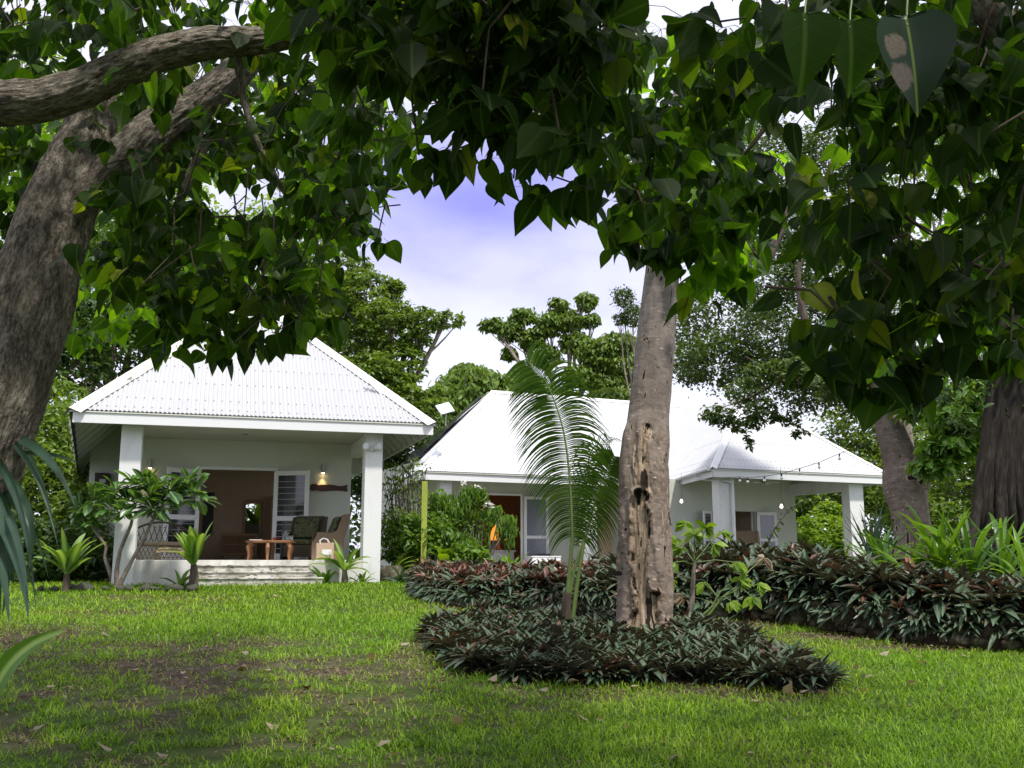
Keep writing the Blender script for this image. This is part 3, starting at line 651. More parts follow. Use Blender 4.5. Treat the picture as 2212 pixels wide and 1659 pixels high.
mb = MB(); SY = 4.6; slp = (APX[2] - HE) / APX[0]; mb.prism([(-.1, SY, .9), (WL, SY, .9), (WL, SY, HE - .14 + WL*slp), (-.1, SY, HE - .14 - .1*slp)], (0, .15, 0)); mb.build('side_wall', M['porch'], h1, L1)
q = H1.onY(221, 1048, SY); t = wthing('meter_box', 'dark electricity meter box on the shaded side wall of the pavilion', 'meter box', (q[0] + .0, SY - .003, q[2]), rz=R(90))
mb = MB(); mb.box(-.16, -.003, -.15, .15, -.26, .26); mb.build('case', M['dark_edge'], t, bevel=.01); mb = MB(); mb.box(-.17, -.162, -.08, .05, .04, .12); mb.build('label_plate', M['grey_metal'], t)
mb = MB(); mb.box(-.175, -.161, .10, .12, -.1, .1); mb.build('handle', M['black'], t)

def wicker_chair(lp, rz, label, dark, fr=H1, sc=1.0):
    """local: seat faces -x"""
    t = wthing('wicker_armchair', label, 'armchair', lp, 'wicker armchairs', fr, rz); wm = M['wicker_dark'] if dark else M['wicker']
    S = sc
    prof = [(-.36, .0), (-.36, .34), (-.30, .42), (-.26, .545), (.05, .535), (.12, .58), (.17, .72), (.24, .88), (.40, .90), (.33, .62), (.27, .38), (.25, .0)]
    for sy in (-1, 1):
        mb = MB(); y0 = sy * .36; mb.prism([(a*S, y0*S, b*S) for a, b in prof], (0, -sy * .05 * S, 0)); mb.build('side_panel', wm, t, bevel=.015)
    mb = MB(); mb.prism([(.245*S, -.305*S, .86*S), (.30*S, -.305*S, .905*S), (.385*S, -.305*S, .9*S), (.31*S, -.305*S, .6*S), (.24*S, -.305*S, .1*S), (.13*S, -.305*S, .1*S), (.14*S, -.305*S, .58*S)], (0, .61*S, 0)); mb.build('backrest', wm, t, bevel=.015)
    mb = MB(); mb.box(-.345*S, .12*S, -.305*S, .305*S, .06*S, .3*S); mb.build('seat', wm, t, bevel=.01)
    mb = MB(); mb.box(-.36*S, .11*S, -.29*S, .29*S, .302*S, .42*S); mb.build('cushion', M['cushion'], t, bevel=.05)
    mb = MB(); mb.prism([(.08*S, -.27*S, .43*S), (.2*S, -.27*S, .86*S), (.12*S, -.27*S, .86*S), (-.04*S, -.27*S, .45*S)], (0, .54*S, 0)); mb.build('back_cushion', M['cushion'], t, bevel=.05)
    return t
def floorx(u, ly, fr=H1, v=1208): return fr.onY(u, v, ly)[0]
wicker_chair((floorx(708, 1.5), 1.5, FZ), 0, 'light brown wicker armchair seen from its side by the right post', False)
wicker_chair((floorx(655, 2.15), 2.15, FZ), R(62), 'dark wicker armchair with leaf-print cushions facing out beside the door', True)
tx = floorx(583, 1.25); t = wthing('coffee_table', 'low reddish wood coffee table with curved legs in front of the open doors', 'table', (tx, 1.25, FZ))
mb = MB(); mb.lathe([(0, .33), (.46, .33), (.48, .345), (.48, .365), (.46, .375), (0, .375)], (0, 0, 0), 8); mb.build('table_top', M['wood'], t)
for k_ in range(6):
    an = k_ * math.pi / 3 + .35; c, s_ = math.cos(an), math.sin(an); mb = MB(); mb.tube([(c*.4, s_*.4, .33), (c*.46, s_*.46, .24), (c*.43, s_*.43, .1), (c*.45, s_*.45, 0)], [.035, .04, .028, .024], 8); mb.build('leg', M['wood'], t)
def item(name, label, cat, lp, mbm, mat, group=None, smooth=True, fr=H1):
    o = mbm.build(name, mat, None, (0, 0, 0), smooth=smooth); o.location = tuple(fr.wor(lp)); o.rotation_euler = (0, 0, fr.a); tag(o, label, cat, group); return o
TT = FZ + .377
m_ = MB(); m_.lathe([(0, 0), (.05, 0), (.06, .02), (.06, .15), (.03, .18), (.03, .19)], k=16); o = item('glass_jar', 'tall clear glass water jug on the coffee table', 'jug', (tx + .28, 1.3, TT), m_, M['clear'])
m_ = MB(); m_.lathe([(0, .0), (.028, 0), (.028, .2), (.012, .25), (.012, .33), (0, .33)], k=12); item('bottle', 'slim dark bottle standing behind the water jug on the table', 'bottle', (tx + .26, 1.45, TT), m_, M['black'])
for dx, lb in ((.38, 'small clear drinking glass nearest the armchair on the table'), (.45, 'small clear drinking glass at the right edge of the table')):
    m_ = MB(); m_.lathe([(0, 0), (.028, 0), (.035, .09)], k=12); item('drinking_glass', lb, 'glass', (tx + dx - .06, 1.12, TT), m_, M['clear'])
m_ = MB()
for k_ in range(7): an = k_ * .9; m_.inst(OVAL, np.array([[0, 0, .02]]), frames(np.array([[math.cos(an), math.sin(an), .4]]), np.array([[0, 0, 1.]])) * .12, np.array([.5]))
m_.lathe([(0, 0), (.03, 0), (.02, .03), (0, .04)], k=8); item('red_flower', 'bright red flower lying on the coffee table', 'flower', (tx + .06, 1.05, TT), m_, M['red'])
m_ = MB(); m_.box(-.14, .1, -.1, .1, 0, .012); m_.add([(-.14, -.1, .013), (-.02, -.1, .045), (-.02, .1, .045), (-.14, .1, .013), (.1, -.1, .02), (.1, .1, .02)], [(0, 1, 2, 3), (1, 4, 5, 2)]); item('magazine', 'open white magazine at the left end of the coffee table', 'magazine', (tx - .27, 1.1, TT), m_, M['trim'], smooth=False)
# paper bag
t = wthing('paper_bag', 'brown paper carrier bag with looped handles on the porch edge', 'bag', (floorx(701, .6), .6, FZ))
mb = MB(); mb.add([(-.16,-.07,0),(.16,-.07,0),(.16,.07,0),(-.16,.07,0),(-.165,-.06,.32),(.165,-.06,.33),(.16,.06,.33),(-.165,.06,.32)], np.array([(0,1,5,4),(1,2,6,5),(2,3,7,6),(3,0,4,7),(0,3,2,1)])); mb.box(-.06, .12, -.074, -.07, .1, .2, 1); mb.build('body', [M['paper'], M['trim']], t)
for y in (-.06, .06):
    mb = MB(); mb.tube([(-.09, y, .31), (-.1, y, .37), (-.04, y - .02, .41), (.04, y, .39), (.08, y, .32)], .008, 6); mb.build('handle', M['trim'], t)
# lattice daybed with a patterned throw
t = wthing('wicker_daybed', 'dark lattice wicker daybed behind the left post with a patterned throw', 'daybed', (floorx(340, 1.3), 1.3, FZ))
mb = MB(); mb.box(-.6, .62, -.3, .35, .26, .33); mb.build('seat', M['wicker_dark'], t, bevel=.02)
mb = MB()
for k_ in range(17):
    x = -.58 + k_ * .075
    for s_ in (-1, 1): mb.tube([(x - s_*.05, -.3, .02), (x + s_*.07, -.3, .26)], .007, 4)
mb.tube([(-.6, -.3, .05), (.6, -.3, .05)], .014, 6); mb.build('lattice_front', M['wicker_dark'], t)
for x in (-.58, .0, .6):
    mb = MB(); mb.tube([(x, -.3, 0), (x, -.3, .3)], .022, 8); mb.build('leg', M['wicker_dark'], t)
mb = MB(); arc = [(-.6 + .62 * (1 - math.cos(a)), .3, .3 + .42 * math.sin(a)) for a in np.linspace(0, math.pi, 14)]; mb.tube(arc, .02, 6)
for k_ in range(12):
    x = -.5 + k_ * .1
    for s_ in (-1, 1):
        h_ = .42 * math.sqrt(max(0, 1 - ((x) / .62) ** 2)); mb.tube([(x, .3, .3), (x + s_ * .12, .3, .3 + max(.05, h_ - .06))], .007, 4)
mb.build('backrest', M['wicker_dark'], t)
o = MB(); gx, gy = np.meshgrid(np.linspace(-.02, .63, 20), np.linspace(0, 1, 12)); V = []
for a, b in zip(gx.ravel(), gy.ravel()):
    V.append((a, .3 - b * .66 if b < .9 else -.325, .345 + .012 * math.sin(a * 17) - max(0, b - .72) * .8 + (.02 * math.sin(a * 9) if b > .8 else 0)))
ii = np.arange(11)[:, None] * 20; jj = np.arange(19)[None]; o.add(V, np.stack([ii+jj, ii+jj+1, ii+jj+21, ii+jj+20], -1).reshape(-1, 4)); lp_ = (floorx(340, 1.3), 1.3, FZ)
item('throw_blanket', 'olive patterned throw draped over the right end of the daybed', 'blanket', lp_, o, M['throw'])

# ================================================================== HOUSE TWO (long bungalow on the right)
A2 = Zp(906, 1016, HE); H2 = Frame(A2, 25)
h2 = empty('bungalow', (A2[0], A2[1], GB), 'long white bungalow with bright corrugated hip roof and projecting right wing', 'house', rz=H2.a)
c_ = H2.loc(Zp(1539, 1010, HE)); d_ = H2.loc(Zp(1926, 1028, HE)); b_ = H2.loc(Zp(1442, 1037, HE)); k_ = H2.loc(Zp(827, 1054, HE))
a_ = np.array([0, 0, HE]); R1 = np.array([4.32, 4.4, 7.5]); R2 = np.array([12.5, 4.4, 7.5]); a_.astype(float)
AP = H2.loc(Zp(1607, 854, 6.95)); bl = np.array([k_[0] * 1.15, k_[1] * 1.15, HE]); bl = np.array([k_[0]*2.2, k_[1]*2.2, HE])
n0 = np.cross(np.array([1., 0, 0]), R1 - a_); yv = (AP[2] - HE) / ((R1[2] - HE) / R1[1])
mb = MB(); roofmain = [a_, b_, np.array([AP[0], yv, AP[2]]), np.array([AP[0] + .05, 4.4, 7.5]), R1]
nF, _ = roof_plane(mb, [a_, np.array([15.2, 0, HE]), R2, R1], sp=.9)
nL, _ = roof_plane(mb, [bl, a_, R1], sp=.9)
mb.quad(bl, R1, np.array([R2[0], 4.45, 7.49]), np.array([12, 10, 4.3]))
tri = [b_, c_, AP]; nWl, _ = roof_plane(mb, [b_, c_, AP, np.array([AP[0], yv + .3, AP[2]])][:3], sp=.9)
mb.add([b_ + (0, 0, .005), AP + (0, 0, 0.0), np.array([AP[0], yv + .1, AP[2]])], [(0, 1, 2)])
nW, _ = roof_plane(mb, [c_, d_, AP], sp=.9)
dback = np.array([d_[0], 1.5, HE]); nWr, _ = roof_plane(mb, [d_, dback, np.array([AP[0], yv, AP[2]]), AP], sp=.9)
rf2 = mb.build('roof', [M['roof'], M['screw']], h2, L1)
mb = MB(); cap(mb, a_, R1, nF, nL, .14); cap(mb, R1, R2, nF, np.array([0, .6, .8]), .2); cap(mb, c_, AP, nW, nWl, .13); cap(mb, d_, AP, nW, nWr, .13)
mb.build('hip_flashing', M['trim'], rf2, L1)
mb = MB()
for pl in ([a_, np.array([15.2, 0, HE]), R2, R1], [b_, c_, AP], [c_, d_, AP], [d_, dback, np.array([AP[0], yv, AP[2]]), AP], [bl, a_, R1]): mb.prism([np.array(q) + np.array([0, 0, -.04]) for q in pl], (0, 0, -.015))
mb.build('soffit_boards', M['soffit'], h2, L1)
def board(mb, p, q, h0, h1_, th=.03, ins=.03):
    p = np.array(p[:2]); q = np.array(q[:2]); d = (q - p) / np.linalg.norm(q - p); n = np.array([-d[1], d[0]]); p = p + n * ins; q = q + n * ins
    v = [(*p, h0), (*q, h0), (*q, h1_), (*p, h1_)]; mb.prism(v, (n[0] * th, n[1] * th, 0))
for p, q in ((a_, b_), (c_, d_), (b_, c_), (k_, a_), (d_, dback)):
    mb = MB(); ins = .03
    if p is b_: board(mb, q, p, HE - .26, HE - .03, .03, -.06)
    else: board(mb, p, q, HE - .27, HE - .03, .03, ins)
    mb.build('fascia', M['trim'], h2, L1)
# gutter along the inner eave, bracket rings and downpipe
mb = MB(); p = b_ + (-.07, -.03, -.09); q = c_ + (-.10, .06, -.03); mb.tube([p, q], .062, 12)
for t_ in np.linspace(.06, .95, 7): c0 = p + (q - p) * t_; mb.tube([c0 - (q - p) * .004, c0 + (q - p) * .004], .072, 12)
gt = mb.build('gutter', M['trim'], h2, L1, smooth=True)
WP = -4.51 + .35
xl0, xl1, xr0, xr1 = H2.onY(1557, 1150, WP)[0], H2.onY(1590, 1150, WP)[0], H2.onY(1838, 1120, WP)[0], H2.onY(1868, 1120, WP)[0]
mb = MB(); q0 = p + (q - p) * .72; mb.tube([q0 + (0, 0, -.03), q0 + (0, -.0, -.16), (xl0 + .15, WP - .09, HE - .36), (xl0 + .42, WP - .07, HE - .38), (xl0 + .42, WP - .07, HE - .55), (xl0 + .42, WP - .07, 1.2)], .04, 10); mb.build('downpipe', M['trim'], gt, L1, smooth=True)
for x0, x1_ in ((xl0, xl1), (xr0, xr1)):
    mb = MB(); mb.box(x0, x1_, WP, WP + .36, .9, HE - .1); mb.build('post', M['paint'], h2, L1, bevel=.008)
mb = MB(); mb.box(xr0 + .06, xr0 + .26, WP + .37, 0, HE - .5, HE - .12); mb.build('beam', M['paint'], h2, L1)
WW = -1.3   # wing wall plane
xw0 = H2.onY(1436, 1100, WW)[0]; xw1 = H2.onY(1721, 1150, WW)[0]
o0, o1, ot = H2.onY(1537, 1120, WW)[0], H2.onY(1632, 1120, WW)[0], H2.onY(1580, 1104, WW)[2]
mb = MB(); mb.box(xw0, o0, WW, WW + .15, .9, 4.02); mb.box(xw0 + .001, xw0 + .15, WW + .151, 2.09, .9, 4.05); mb.box(o1, xw1, WW, WW + .15, .9, 4.6); mb.box(o0 + .001, o1 - .001, WW + .001, WW + .149, ot, 4.59); mb.box(xw1 - .151, xw1 - .001, WW + .151, 5, .9, 4.6)
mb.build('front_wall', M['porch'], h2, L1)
mb = MB(); mb.box(xw0 - .5, xw1 - .2, WW + 3.4, WW + 3.5, .9, 4.5); mb.box(xw0 - .4, xw1 - .2, WW + .2, WW + 3.39, 3.9, 3.95); mb.box(o1 + .1, o1 + .2, WW + .4, WW + 3.3, .9, 3.88); mb.build('room_wall', M['brown_wall'], h2, L1)
mb = MB(); mb.box(o1 - .03, o1 + .06, WW + .16, WW + .22, 1.3, ot); mb.build('shutter_frame', M['trim'], h2, L1)
hd = ot - 1.32
louvre_door(h2, (o0 - .02, WW - .05, 1.3), R(-152), .62, hd, 1, L1)
louvre_door(h2, (o1 + .02, WW - .05, 1.3), R(-20), .68, hd, 1, L1, M['pane_pale'], False)
# main wall behind the eave, wide opening, doors
MW = 2.1; w0, w1_ = H2.onY(925, 1120, MW)[0], xw0 - .3
p0, p1_, pt = H2.onY(1010, 1100, MW)[0], H2.onY(1128, 1100, MW)[0], H2.onY(1090, 1070, MW)[2]; r0, r1 = H2.onY(1292, 1150, MW)[0], H2.onY(1345, 1150, MW)[0]
mb = MB(); mb.box(w0, p0, MW, MW + .15, .9, 4.7); mb.box(p1_, r0, MW, MW + .15, .9, 4.7); mb.box(r1, xw0 + .1, MW, MW + .15, .9, 4.7); mb.box(p0 + .001, p1_ - .001, MW + .001, MW + .149, pt, 4.69); mb.box(r0 + .001, r1 - .001, MW + .001, MW + .149, pt - .02, 4.69)
mb.box(w0 + .001, w0 + .15, MW + .151, 9, .9, 4.7)
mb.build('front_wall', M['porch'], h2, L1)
mb = MB(); mb.box(w0 + .2, w1_, MW + 3, MW + 3.1, .9, 4.5); mb.box(w0 + .2, w1_, MW + .2, MW + 2.99, 4.1, 4.15); mb.build('room_wall', M['wood'], h2, L1)
mb = MB(); mb.box(p0, p1_, MW - .03, MW - .002, pt, pt + .07); mb.box(p1_ - .06, p1_, MW - .032, MW - .004, .95, pt); mb.build('door_frame', M['trim'], h2, L1)
louvre_door(h2, (p1_ + .04, MW - .06, 1.2), R(-12), .86, pt - 1.22, 1, L1, M['pane_pale'], False, (.42,))
louvre_door(h2, (r1 + .04, MW - .06, 1.2), R(-20), .6, pt - 1.22, 1, L1)
for u0, u1 in ((949, 975), (1262, 1290)):
    xa, xb = H2.onY(u0, 1150, .3)[0], H2.onY(u1, 1150, .3)[0]; mb = MB(); mb.box(xa, xb, .3, .62, .9, HE - .1); mb.build('post', M['paint'], h2, L1, bevel=.008)
mb = MB(); mb.box(w0 - .5, w1_ + .5, .0, MW + .1, .85, 1.18); mb.box(xl0 - .2, xr1 + .1, WP - .05, WW - .01, .85, 1.2); mb.build('porch_base', M['stained'], h2, L1)
# things around house two
q = H2.onY(1077, 1150, MW + 1.2); t = wthing('table_lamp', 'glowing orange table lamp inside the bungalow doorway', 'table lamp', (q[0], MW + 1.2, q[2]), None, H2)
mb = MB(); mb.lathe([(.30, -.27), (.36, -.26), (.27, .0), (.15, .28)], k=24); mb.build('lamp_shade', M['shade_glow'], t, smooth=True)
mb = MB(); mb.lathe([(0, -.6), (.1, -.6), (.11, -.57), (.03, -.5), (.05, -.4), (.02, -.25), (.02, .1)], k=14); mb.build('base', M['wood'], t, smooth=True)
ld = bpy.data.lights.new('lamp_light', 'POINT'); ld.energy = 14; ld.color = (1, .5, .15); ld.shadow_soft_size = .1; lo = bpy.data.objects.new('lamp_light', ld); scene.collection.objects.link(lo); lo.parent = t
mb = MB(); mb.box(-.7, .5, -.35, .35, 0, .05); mb.box(-.65, .45, -.3, .3, -.75, -.001); o = mb.build('sideboard', M['trim'], None); o.location = tuple(H2.wor((q[0], MW + 1.2, q[2] - .66))); o.rotation_euler = (0, 0, H2.a); tag(o, 'grey-white sideboard under the glowing orange table lamp', 'sideboard')
q = H2.onY(1172, 1218, 1.4); t = wthing('white_chest', 'low white chest with black shoes on it behind the young palm', 'chest', (q[0], 1.4, 1.18), None, H2)
mb = MB(); mb.box(-.5, .55, -.25, .25, 0, .34); mb.build('body', M['trim'], t, bevel=.01); mb = MB(); mb.box(-.52, .57, -.27, .27, .341, .38); mb.build('lid', M['trim'], t, bevel=.01)
for s_ in (0, 1):
    m_ = MB(); m_.lathe([(0, 0), (.045, 0), (.05, .03), (.03, .07), (0, .08)], k=12); o = item('shoe', 'black shoe on top of the low white chest', 'shoe', (q[0] - .05 + s_ * .2, 1.3, 1.562), m_, M['black'], 'pair of shoes on the chest', True, H2); o.scale = (2.6, 1, 1)
q = H2.onY(1610, 1190, -2.6); t = wicker_chair((q[0], -2.7, 1.2), R(180 + 40), 'brown wicker armchair with a blue cushion on the bungalow wing porch', False, H2, 1.25)
mb = MB(); mb.box(-.3, .3, -.3, .3, 1.0, 1.1); 
q = H2.onY(1646, 1040, -2.9); fan(H2, (q[0], -2.9, q[2]), 'white ceiling fan hanging under the bungalow wing porch', HE - q[2] - .1)
# solar panels + dish
def onL(s, t_): p = a_ + (bl - a_) * s; qv = R1 - p; return p + qv * t_
nn = nL if nL[2] > 0 else -nL
t = empty('solar_panels', H2.wor(onL(.35, .4)), 'row of dark glass solar panels on the left slope of the bungalow roof', 'solar panels', rz=H2.a)
inv = H2.wor(onL(.35, .4))
for r_ in range(4):
    t0, t1 = .08 + r_ * .215, .08 + (r_ + 1) * .215 - .008
    pl = [onL(.2, t0), onL(.62, t0), onL(.62, t1), onL(.2, t1)]; mb = MB(); mb.prism([q + nn * .12 for q in pl], nn * .04); mb.build('panel', M['panel'], t, tuple(onL(.35, .4)))
q = P(962, 884, 30.5); t = empty('satellite_dish', q, 'flat square pale satellite dish on a short mast above the roof slope', 'satellite dish', rz=R(20))
mb = MB(); a2 = R(-38); Mx = (np.array([[1, 0, 0], [0, math.cos(a2), -math.sin(a2)], [0, math.sin(a2), math.cos(a2)]]) @ rotz(.3), np.array([0, 0, .02])); mb.box(-.26, .24, -.02, .02, -.2, .22, 0, (rotz(.0) @ np.array([[.93, 0, -.30], [.2, .75, .6], [.3, -.62, .72]]), np.array([0, 0, .02]))); mb.build('panel', M['dish'], t, bevel=.008)
mb = MB(); mb.tube([(.03, .03, 0), (.03, .05, -.5)], .022); mb.box(-.03, .09, .0, .08, -.06, -.01); mb.build('mast', M['grey_metal'], t)
# lean-to strut between houses
mb = MB(); mb.tube([P(868, 1003, 22), P(912, 1062, 24)], .03, 6); tag(mb.build('diagonal_strut', M['grey_metal'], None, tuple(P(912, 1062, 24))), 'thin pale diagonal strut between the two roofs', 'strut')
# string lights over the wing eave
sp_ = [(1560,1032),(1598,1030),(1615,1032),(1651,1029),(1688,1023),(1727,1012),(1769,999),(1813,980),(1850,968),(1940,944),(2010,925)]
dps = np.linspace(27.0, 20, len(sp_)); t = empty('string_lights', P(1651, 1029, 26), 'sagging black cable with clear bulbs strung from the wing post to the right tree', 'string lights')
o_ = np.array(t.location); pts = [P(u, v, dd) - o_ for (u, v), dd in zip(sp_, dps)]; mb = MB(); mb.tube(pts, .007, 5); mb.build('cable', M['rope'], t)
for k_, qn in enumerate(pts[1:-1]):
    mb = MB(); mb.lathe([(.0, -.001), (.018, -.005), (.018, -.06), (.0, -.061)], qn, 8, 1); mb.lathe([(.014, -.06), (.035, -.1), (.035, -.125), (.0, -.15)], qn, 10, 0); mb.build('bulb', [M['clear'], M['black']], t, smooth=True)
for u, v, yy, lb in ((1472, 1083, 27.5, 'lit pear-shaped bulb hanging in front of the bungalow wall near the tree trunk'), (1688, 1094, 26, 'lit pear-shaped bulb beside the dark climbing twig on the wing')):
    q = P(u, v, yy); t = empty('hanging_bulb', q, lb, 'light bulb'); mb = MB(); mb.lathe([(.015, .07), (.045, .0), (.04, -.03), (0, -.055)], k=12); mb.build('globe', M['bulb_lit'], t, smooth=True)
    mb = MB(); mb.tube([(0, 0, .06), (0, 0, .1)], .018); mb.tube([(0, 0, .1), (.02, 0, float(HE - .3 - q[2]))], .004, 4); mb.build('cord', M['rope'], t)
# timber post in the planting
q = G(915, 1222); q = P(915, 1215, 20.5); t = MB(); t.box(-.055, .055, -.05, .05, 0, P(915, 1040, 20.5)[2] - 1.0 + .0); o = t.build('timber_post', M['bamboo'], None, bevel=.006); o.location = (q[0], 20.5, 1.0); tag(o, 'upright yellow-green mossy timber post among the shrubs between the houses', 'post')
# pale rock at the foot of the right post
mb = MB(); q = H1.wor((PR1 + .28, .55, 1.1)); stone(mb, q, (.26, .2, .26)); tag(mb.build('rock', M['stone'], None, tuple(q), smooth=True), 'squat pale grey boulder at the foot of the right pavilion post', 'rock')
# dark edging stones in front of the left post
first = None
for k_ in range(13):
    u = 92 + k_ * 27 + random.uniform(-9, 9); q = P(u, 1276 + random.uniform(-3, 2) + (2 if k_ > 7 else 0), 17.0); 
    if first is None:
        mb = MB(); stone(mb, (0, 0, .02), (.12, .09, .07)); first = mb.build('edging_stone', M['rock_dark'], None, smooth=True); o = first
    else: o = first.copy(); scene.collection.objects.link(o)
    o.location = (q[0], 17.0, float(gz(0, 17)) + .03); o.rotation_euler = (0, 0, random.random() * 6); s_ = random.uniform(.6, 1.25); o.scale = (s_ * random.uniform(.8, 1.3), s_, s_ * random.uniform(.7, 1.2))
    tag(o, 'dark mossy edging stone in the row before the left post', 'stone', 'edging stones along the left flower bed')

# ================================================================== VEGETATION builders
def leafcloud(mb, T, C, Rd, n, size, mat=0, droop=.3, flat=.5, sub=.35, per=14):
    """leaf clumps spread through an ellipsoid: C centre, Rd radii; clump centres mostly near the shell, leaves scattered around each"""
    k = max(1, int(n / per)); d = rdir(k); r = rng.random(k) ** (1/3.); r = .35 + .65 * r
    cc = np.array(C) + d * np.array(Rd) * r[:, None]
    s = sub * np.mean(Rd) * (.5 + rng.random(k)) ; cr = rng.random(k)
    idx = np.repeat(np.arange(k), per); N_ = len(idx); o = rng.normal(size=(N_, 3)) * .5; o[:, 2] *= flat
    pos = cc[idx] + o * s[idx][:, None]
    ax = rdir(N_) * (1, 1, .5); ax[:, 2] -= droop; nr = rdir(N_) * .6 + (0, 0, 1) + d[idx] * .3
    sz = size * (.65 + .7 * rng.random(N_))
    A = frames(ax, nr) * sz[:, None, None]; mb.inst(T, pos, A, np.clip(.55 * cr[idx] + .45 * rng.random(N_) , 0, 1), mat)
def limb(mb, pts, r0, r1, k=8, bump=.15, n=None):
    pts = np.array(pts, float); m = n or (len(pts) - 1) * 4 + 1
    t = np.linspace(0, len(pts) - 1, m); q = np.stack([np.interp(t, np.arange(len(pts)), pts[:, a]) for a in range(3)], 1)
    for _ in range(2): q[1:-1] = (q[:-2] + 2 * q[1:-1] + q[2:]) / 4
    mb.tube(q, np.linspace(r0, r1, m), k, 0, bump=bump)
def tree(name, label, base, blobs, T, size, leafm, barkm, trunk_r=.25, n=6000, droop=.3, flat=.5, sub=.35, per=14, group=None, cat='tree', wander=.6, fk_=None, br=None):
    """blobs: (centre, radii, weight)"""
    t = empty(name, base, label, cat, group); o = tuple(float(q) for q in base)
    mb = MB(); tot = sum(b[2] for b in blobs)
    for C, Rd, w_ in blobs: leafcloud(mb, T, C, Rd, n * w_ / tot, size, 0, droop, flat, sub, per)
    cr = mb.build('crown', leafm, t, o, smooth=False)
    mb = MB(); b0 = np.array(base, float); cen = np.mean([b[0] for b in blobs], 0); fork = b0 + (cen - b0) * np.array([.6, .6, .55]) if fk_ is None else np.array(fk_)
    limb(mb, [b0 + (0, 0, -.2), b0 + (fork - b0) * .5 + (random.uniform(-.2, .2), 0, 0), fork], trunk_r, trunk_r * .7, 10)
    for C, Rd, w_ in (blobs if br is None else [blobs[q] for q in br]):
        C = np.array(C); Rd = np.array(Rd); m1 = fork + (C - fork) * .5 + rng.normal(size=3) * wander * .3
        limb(mb, [fork, m1, C], trunk_r * .5, trunk_r * .16, 6)
        for _ in range(7):
            e = C + rdir(1)[0] * Rd * .85; s_ = m1 + (C - m1) * random.uniform(.2, 1); limb(mb, [s_, (s_ + e) / 2 + rng.normal(size=3) * .1 * Rd, e], trunk_r * .14, trunk_r * .04, 4, n=5)
    mb.build('trunk', barkm, t, o, smooth=True); return t
def B(u, v, Y, ru, rv, w_=None, rd=None):
    """blob from picture position and pixel radii at depth Y"""
    m = Y / FPX; a, b = ru * m, rv * m; return (P(u, v, Y), np.array([a, rd if rd else (a + b) / 2, b]), w_ or ru * rv)
def straps(mb, base, n, L, W, el=(30, 80), droop=(60, 120), mat=0, rows=8, az=None, fold=.3, spread=.03, shape='strap', r=None):
    """n arching blades from one crown"""
    for k in range(n):
        a = random.uniform(0, 2*math.pi) if az is None else az + random.uniform(-.7, .7)
        e = R(random.uniform(*el)); dr = R(random.uniform(*droop)); l = L * random.uniform(.7, 1.1); w_ = W * random.uniform(.8, 1.15)
        h = np.array([math.cos(a), math.sin(a), 0]); sd_ = np.array([-math.sin(a), math.cos(a), 0]); p = np.array(base, float) + h * spread * random.random(); V = []; Lv = []; tw = random.uniform(-.5, .5)
        for i in range(rows + 1):
            t = i / rows; an = e - dr * t ** 1.6; d = h * math.cos(an) + np.array([0, 0, 1]) * math.sin(an)
            if i: p = p + d * l / rows
            if shape == 'strap': ww = w_ * (.55 + .45 * min(1, t * 4)) * (1 - max(0, (t - .55) / .45) ** 1.8 * .97)
            else: ww = w_ * (.12 + math.sin(min(1, t * 1.02) * math.pi) ** .75 * .9) * (1 if t < .97 else .3)
            up = np.cross(sd_, d); up = up * (1 if up[2] > -2 else -1); s2 = sd_ * math.cos(tw * t) + up * math.sin(tw * t)
            V += [p - s2 * ww + up * fold * ww * -1, p.copy(), p + s2 * ww + up * fold * ww * -1]; Lv += [(-ww, t, 0), (0, t, 0), (ww, t, 0)]
        V = np.array(V)
        F = np.array([(i*3+j, i*3+j+1, i*3+j+4, i*3+j+3) for i in range(rows) for j in range(2)]); mb.add(V, F, mat, random.random() if r is None else min(1, max(0, r + random.uniform(-.2, .2))), Lv)
def strap_plant(name, label, base, n, L, W, mat, el=(30, 80), droop=(60, 120), cat='plant', group=None, stem=0, stem_r=.05, shape='strap', spread=.04, az=None, rows=8, stemmat=None, r=None):
    t = empty(name, base, label, cat, group); mb = MB(); straps(mb, (0, 0, stem), n, L, W, el, droop, 0, rows, az, spread=spread, shape=shape, r=r); mb.build('leaves', mat, t, smooth=True)
    if stem:
        mb = MB(); mb.tube([(0, 0, -.03), (.01, 0, stem * .5), (0, 0, stem + .03)], [stem_r * 1.15, stem_r, stem_r * .7], 9, bump=.1); mb.build('stem', stemmat or M['bark_d'], t, smooth=True)
    return t

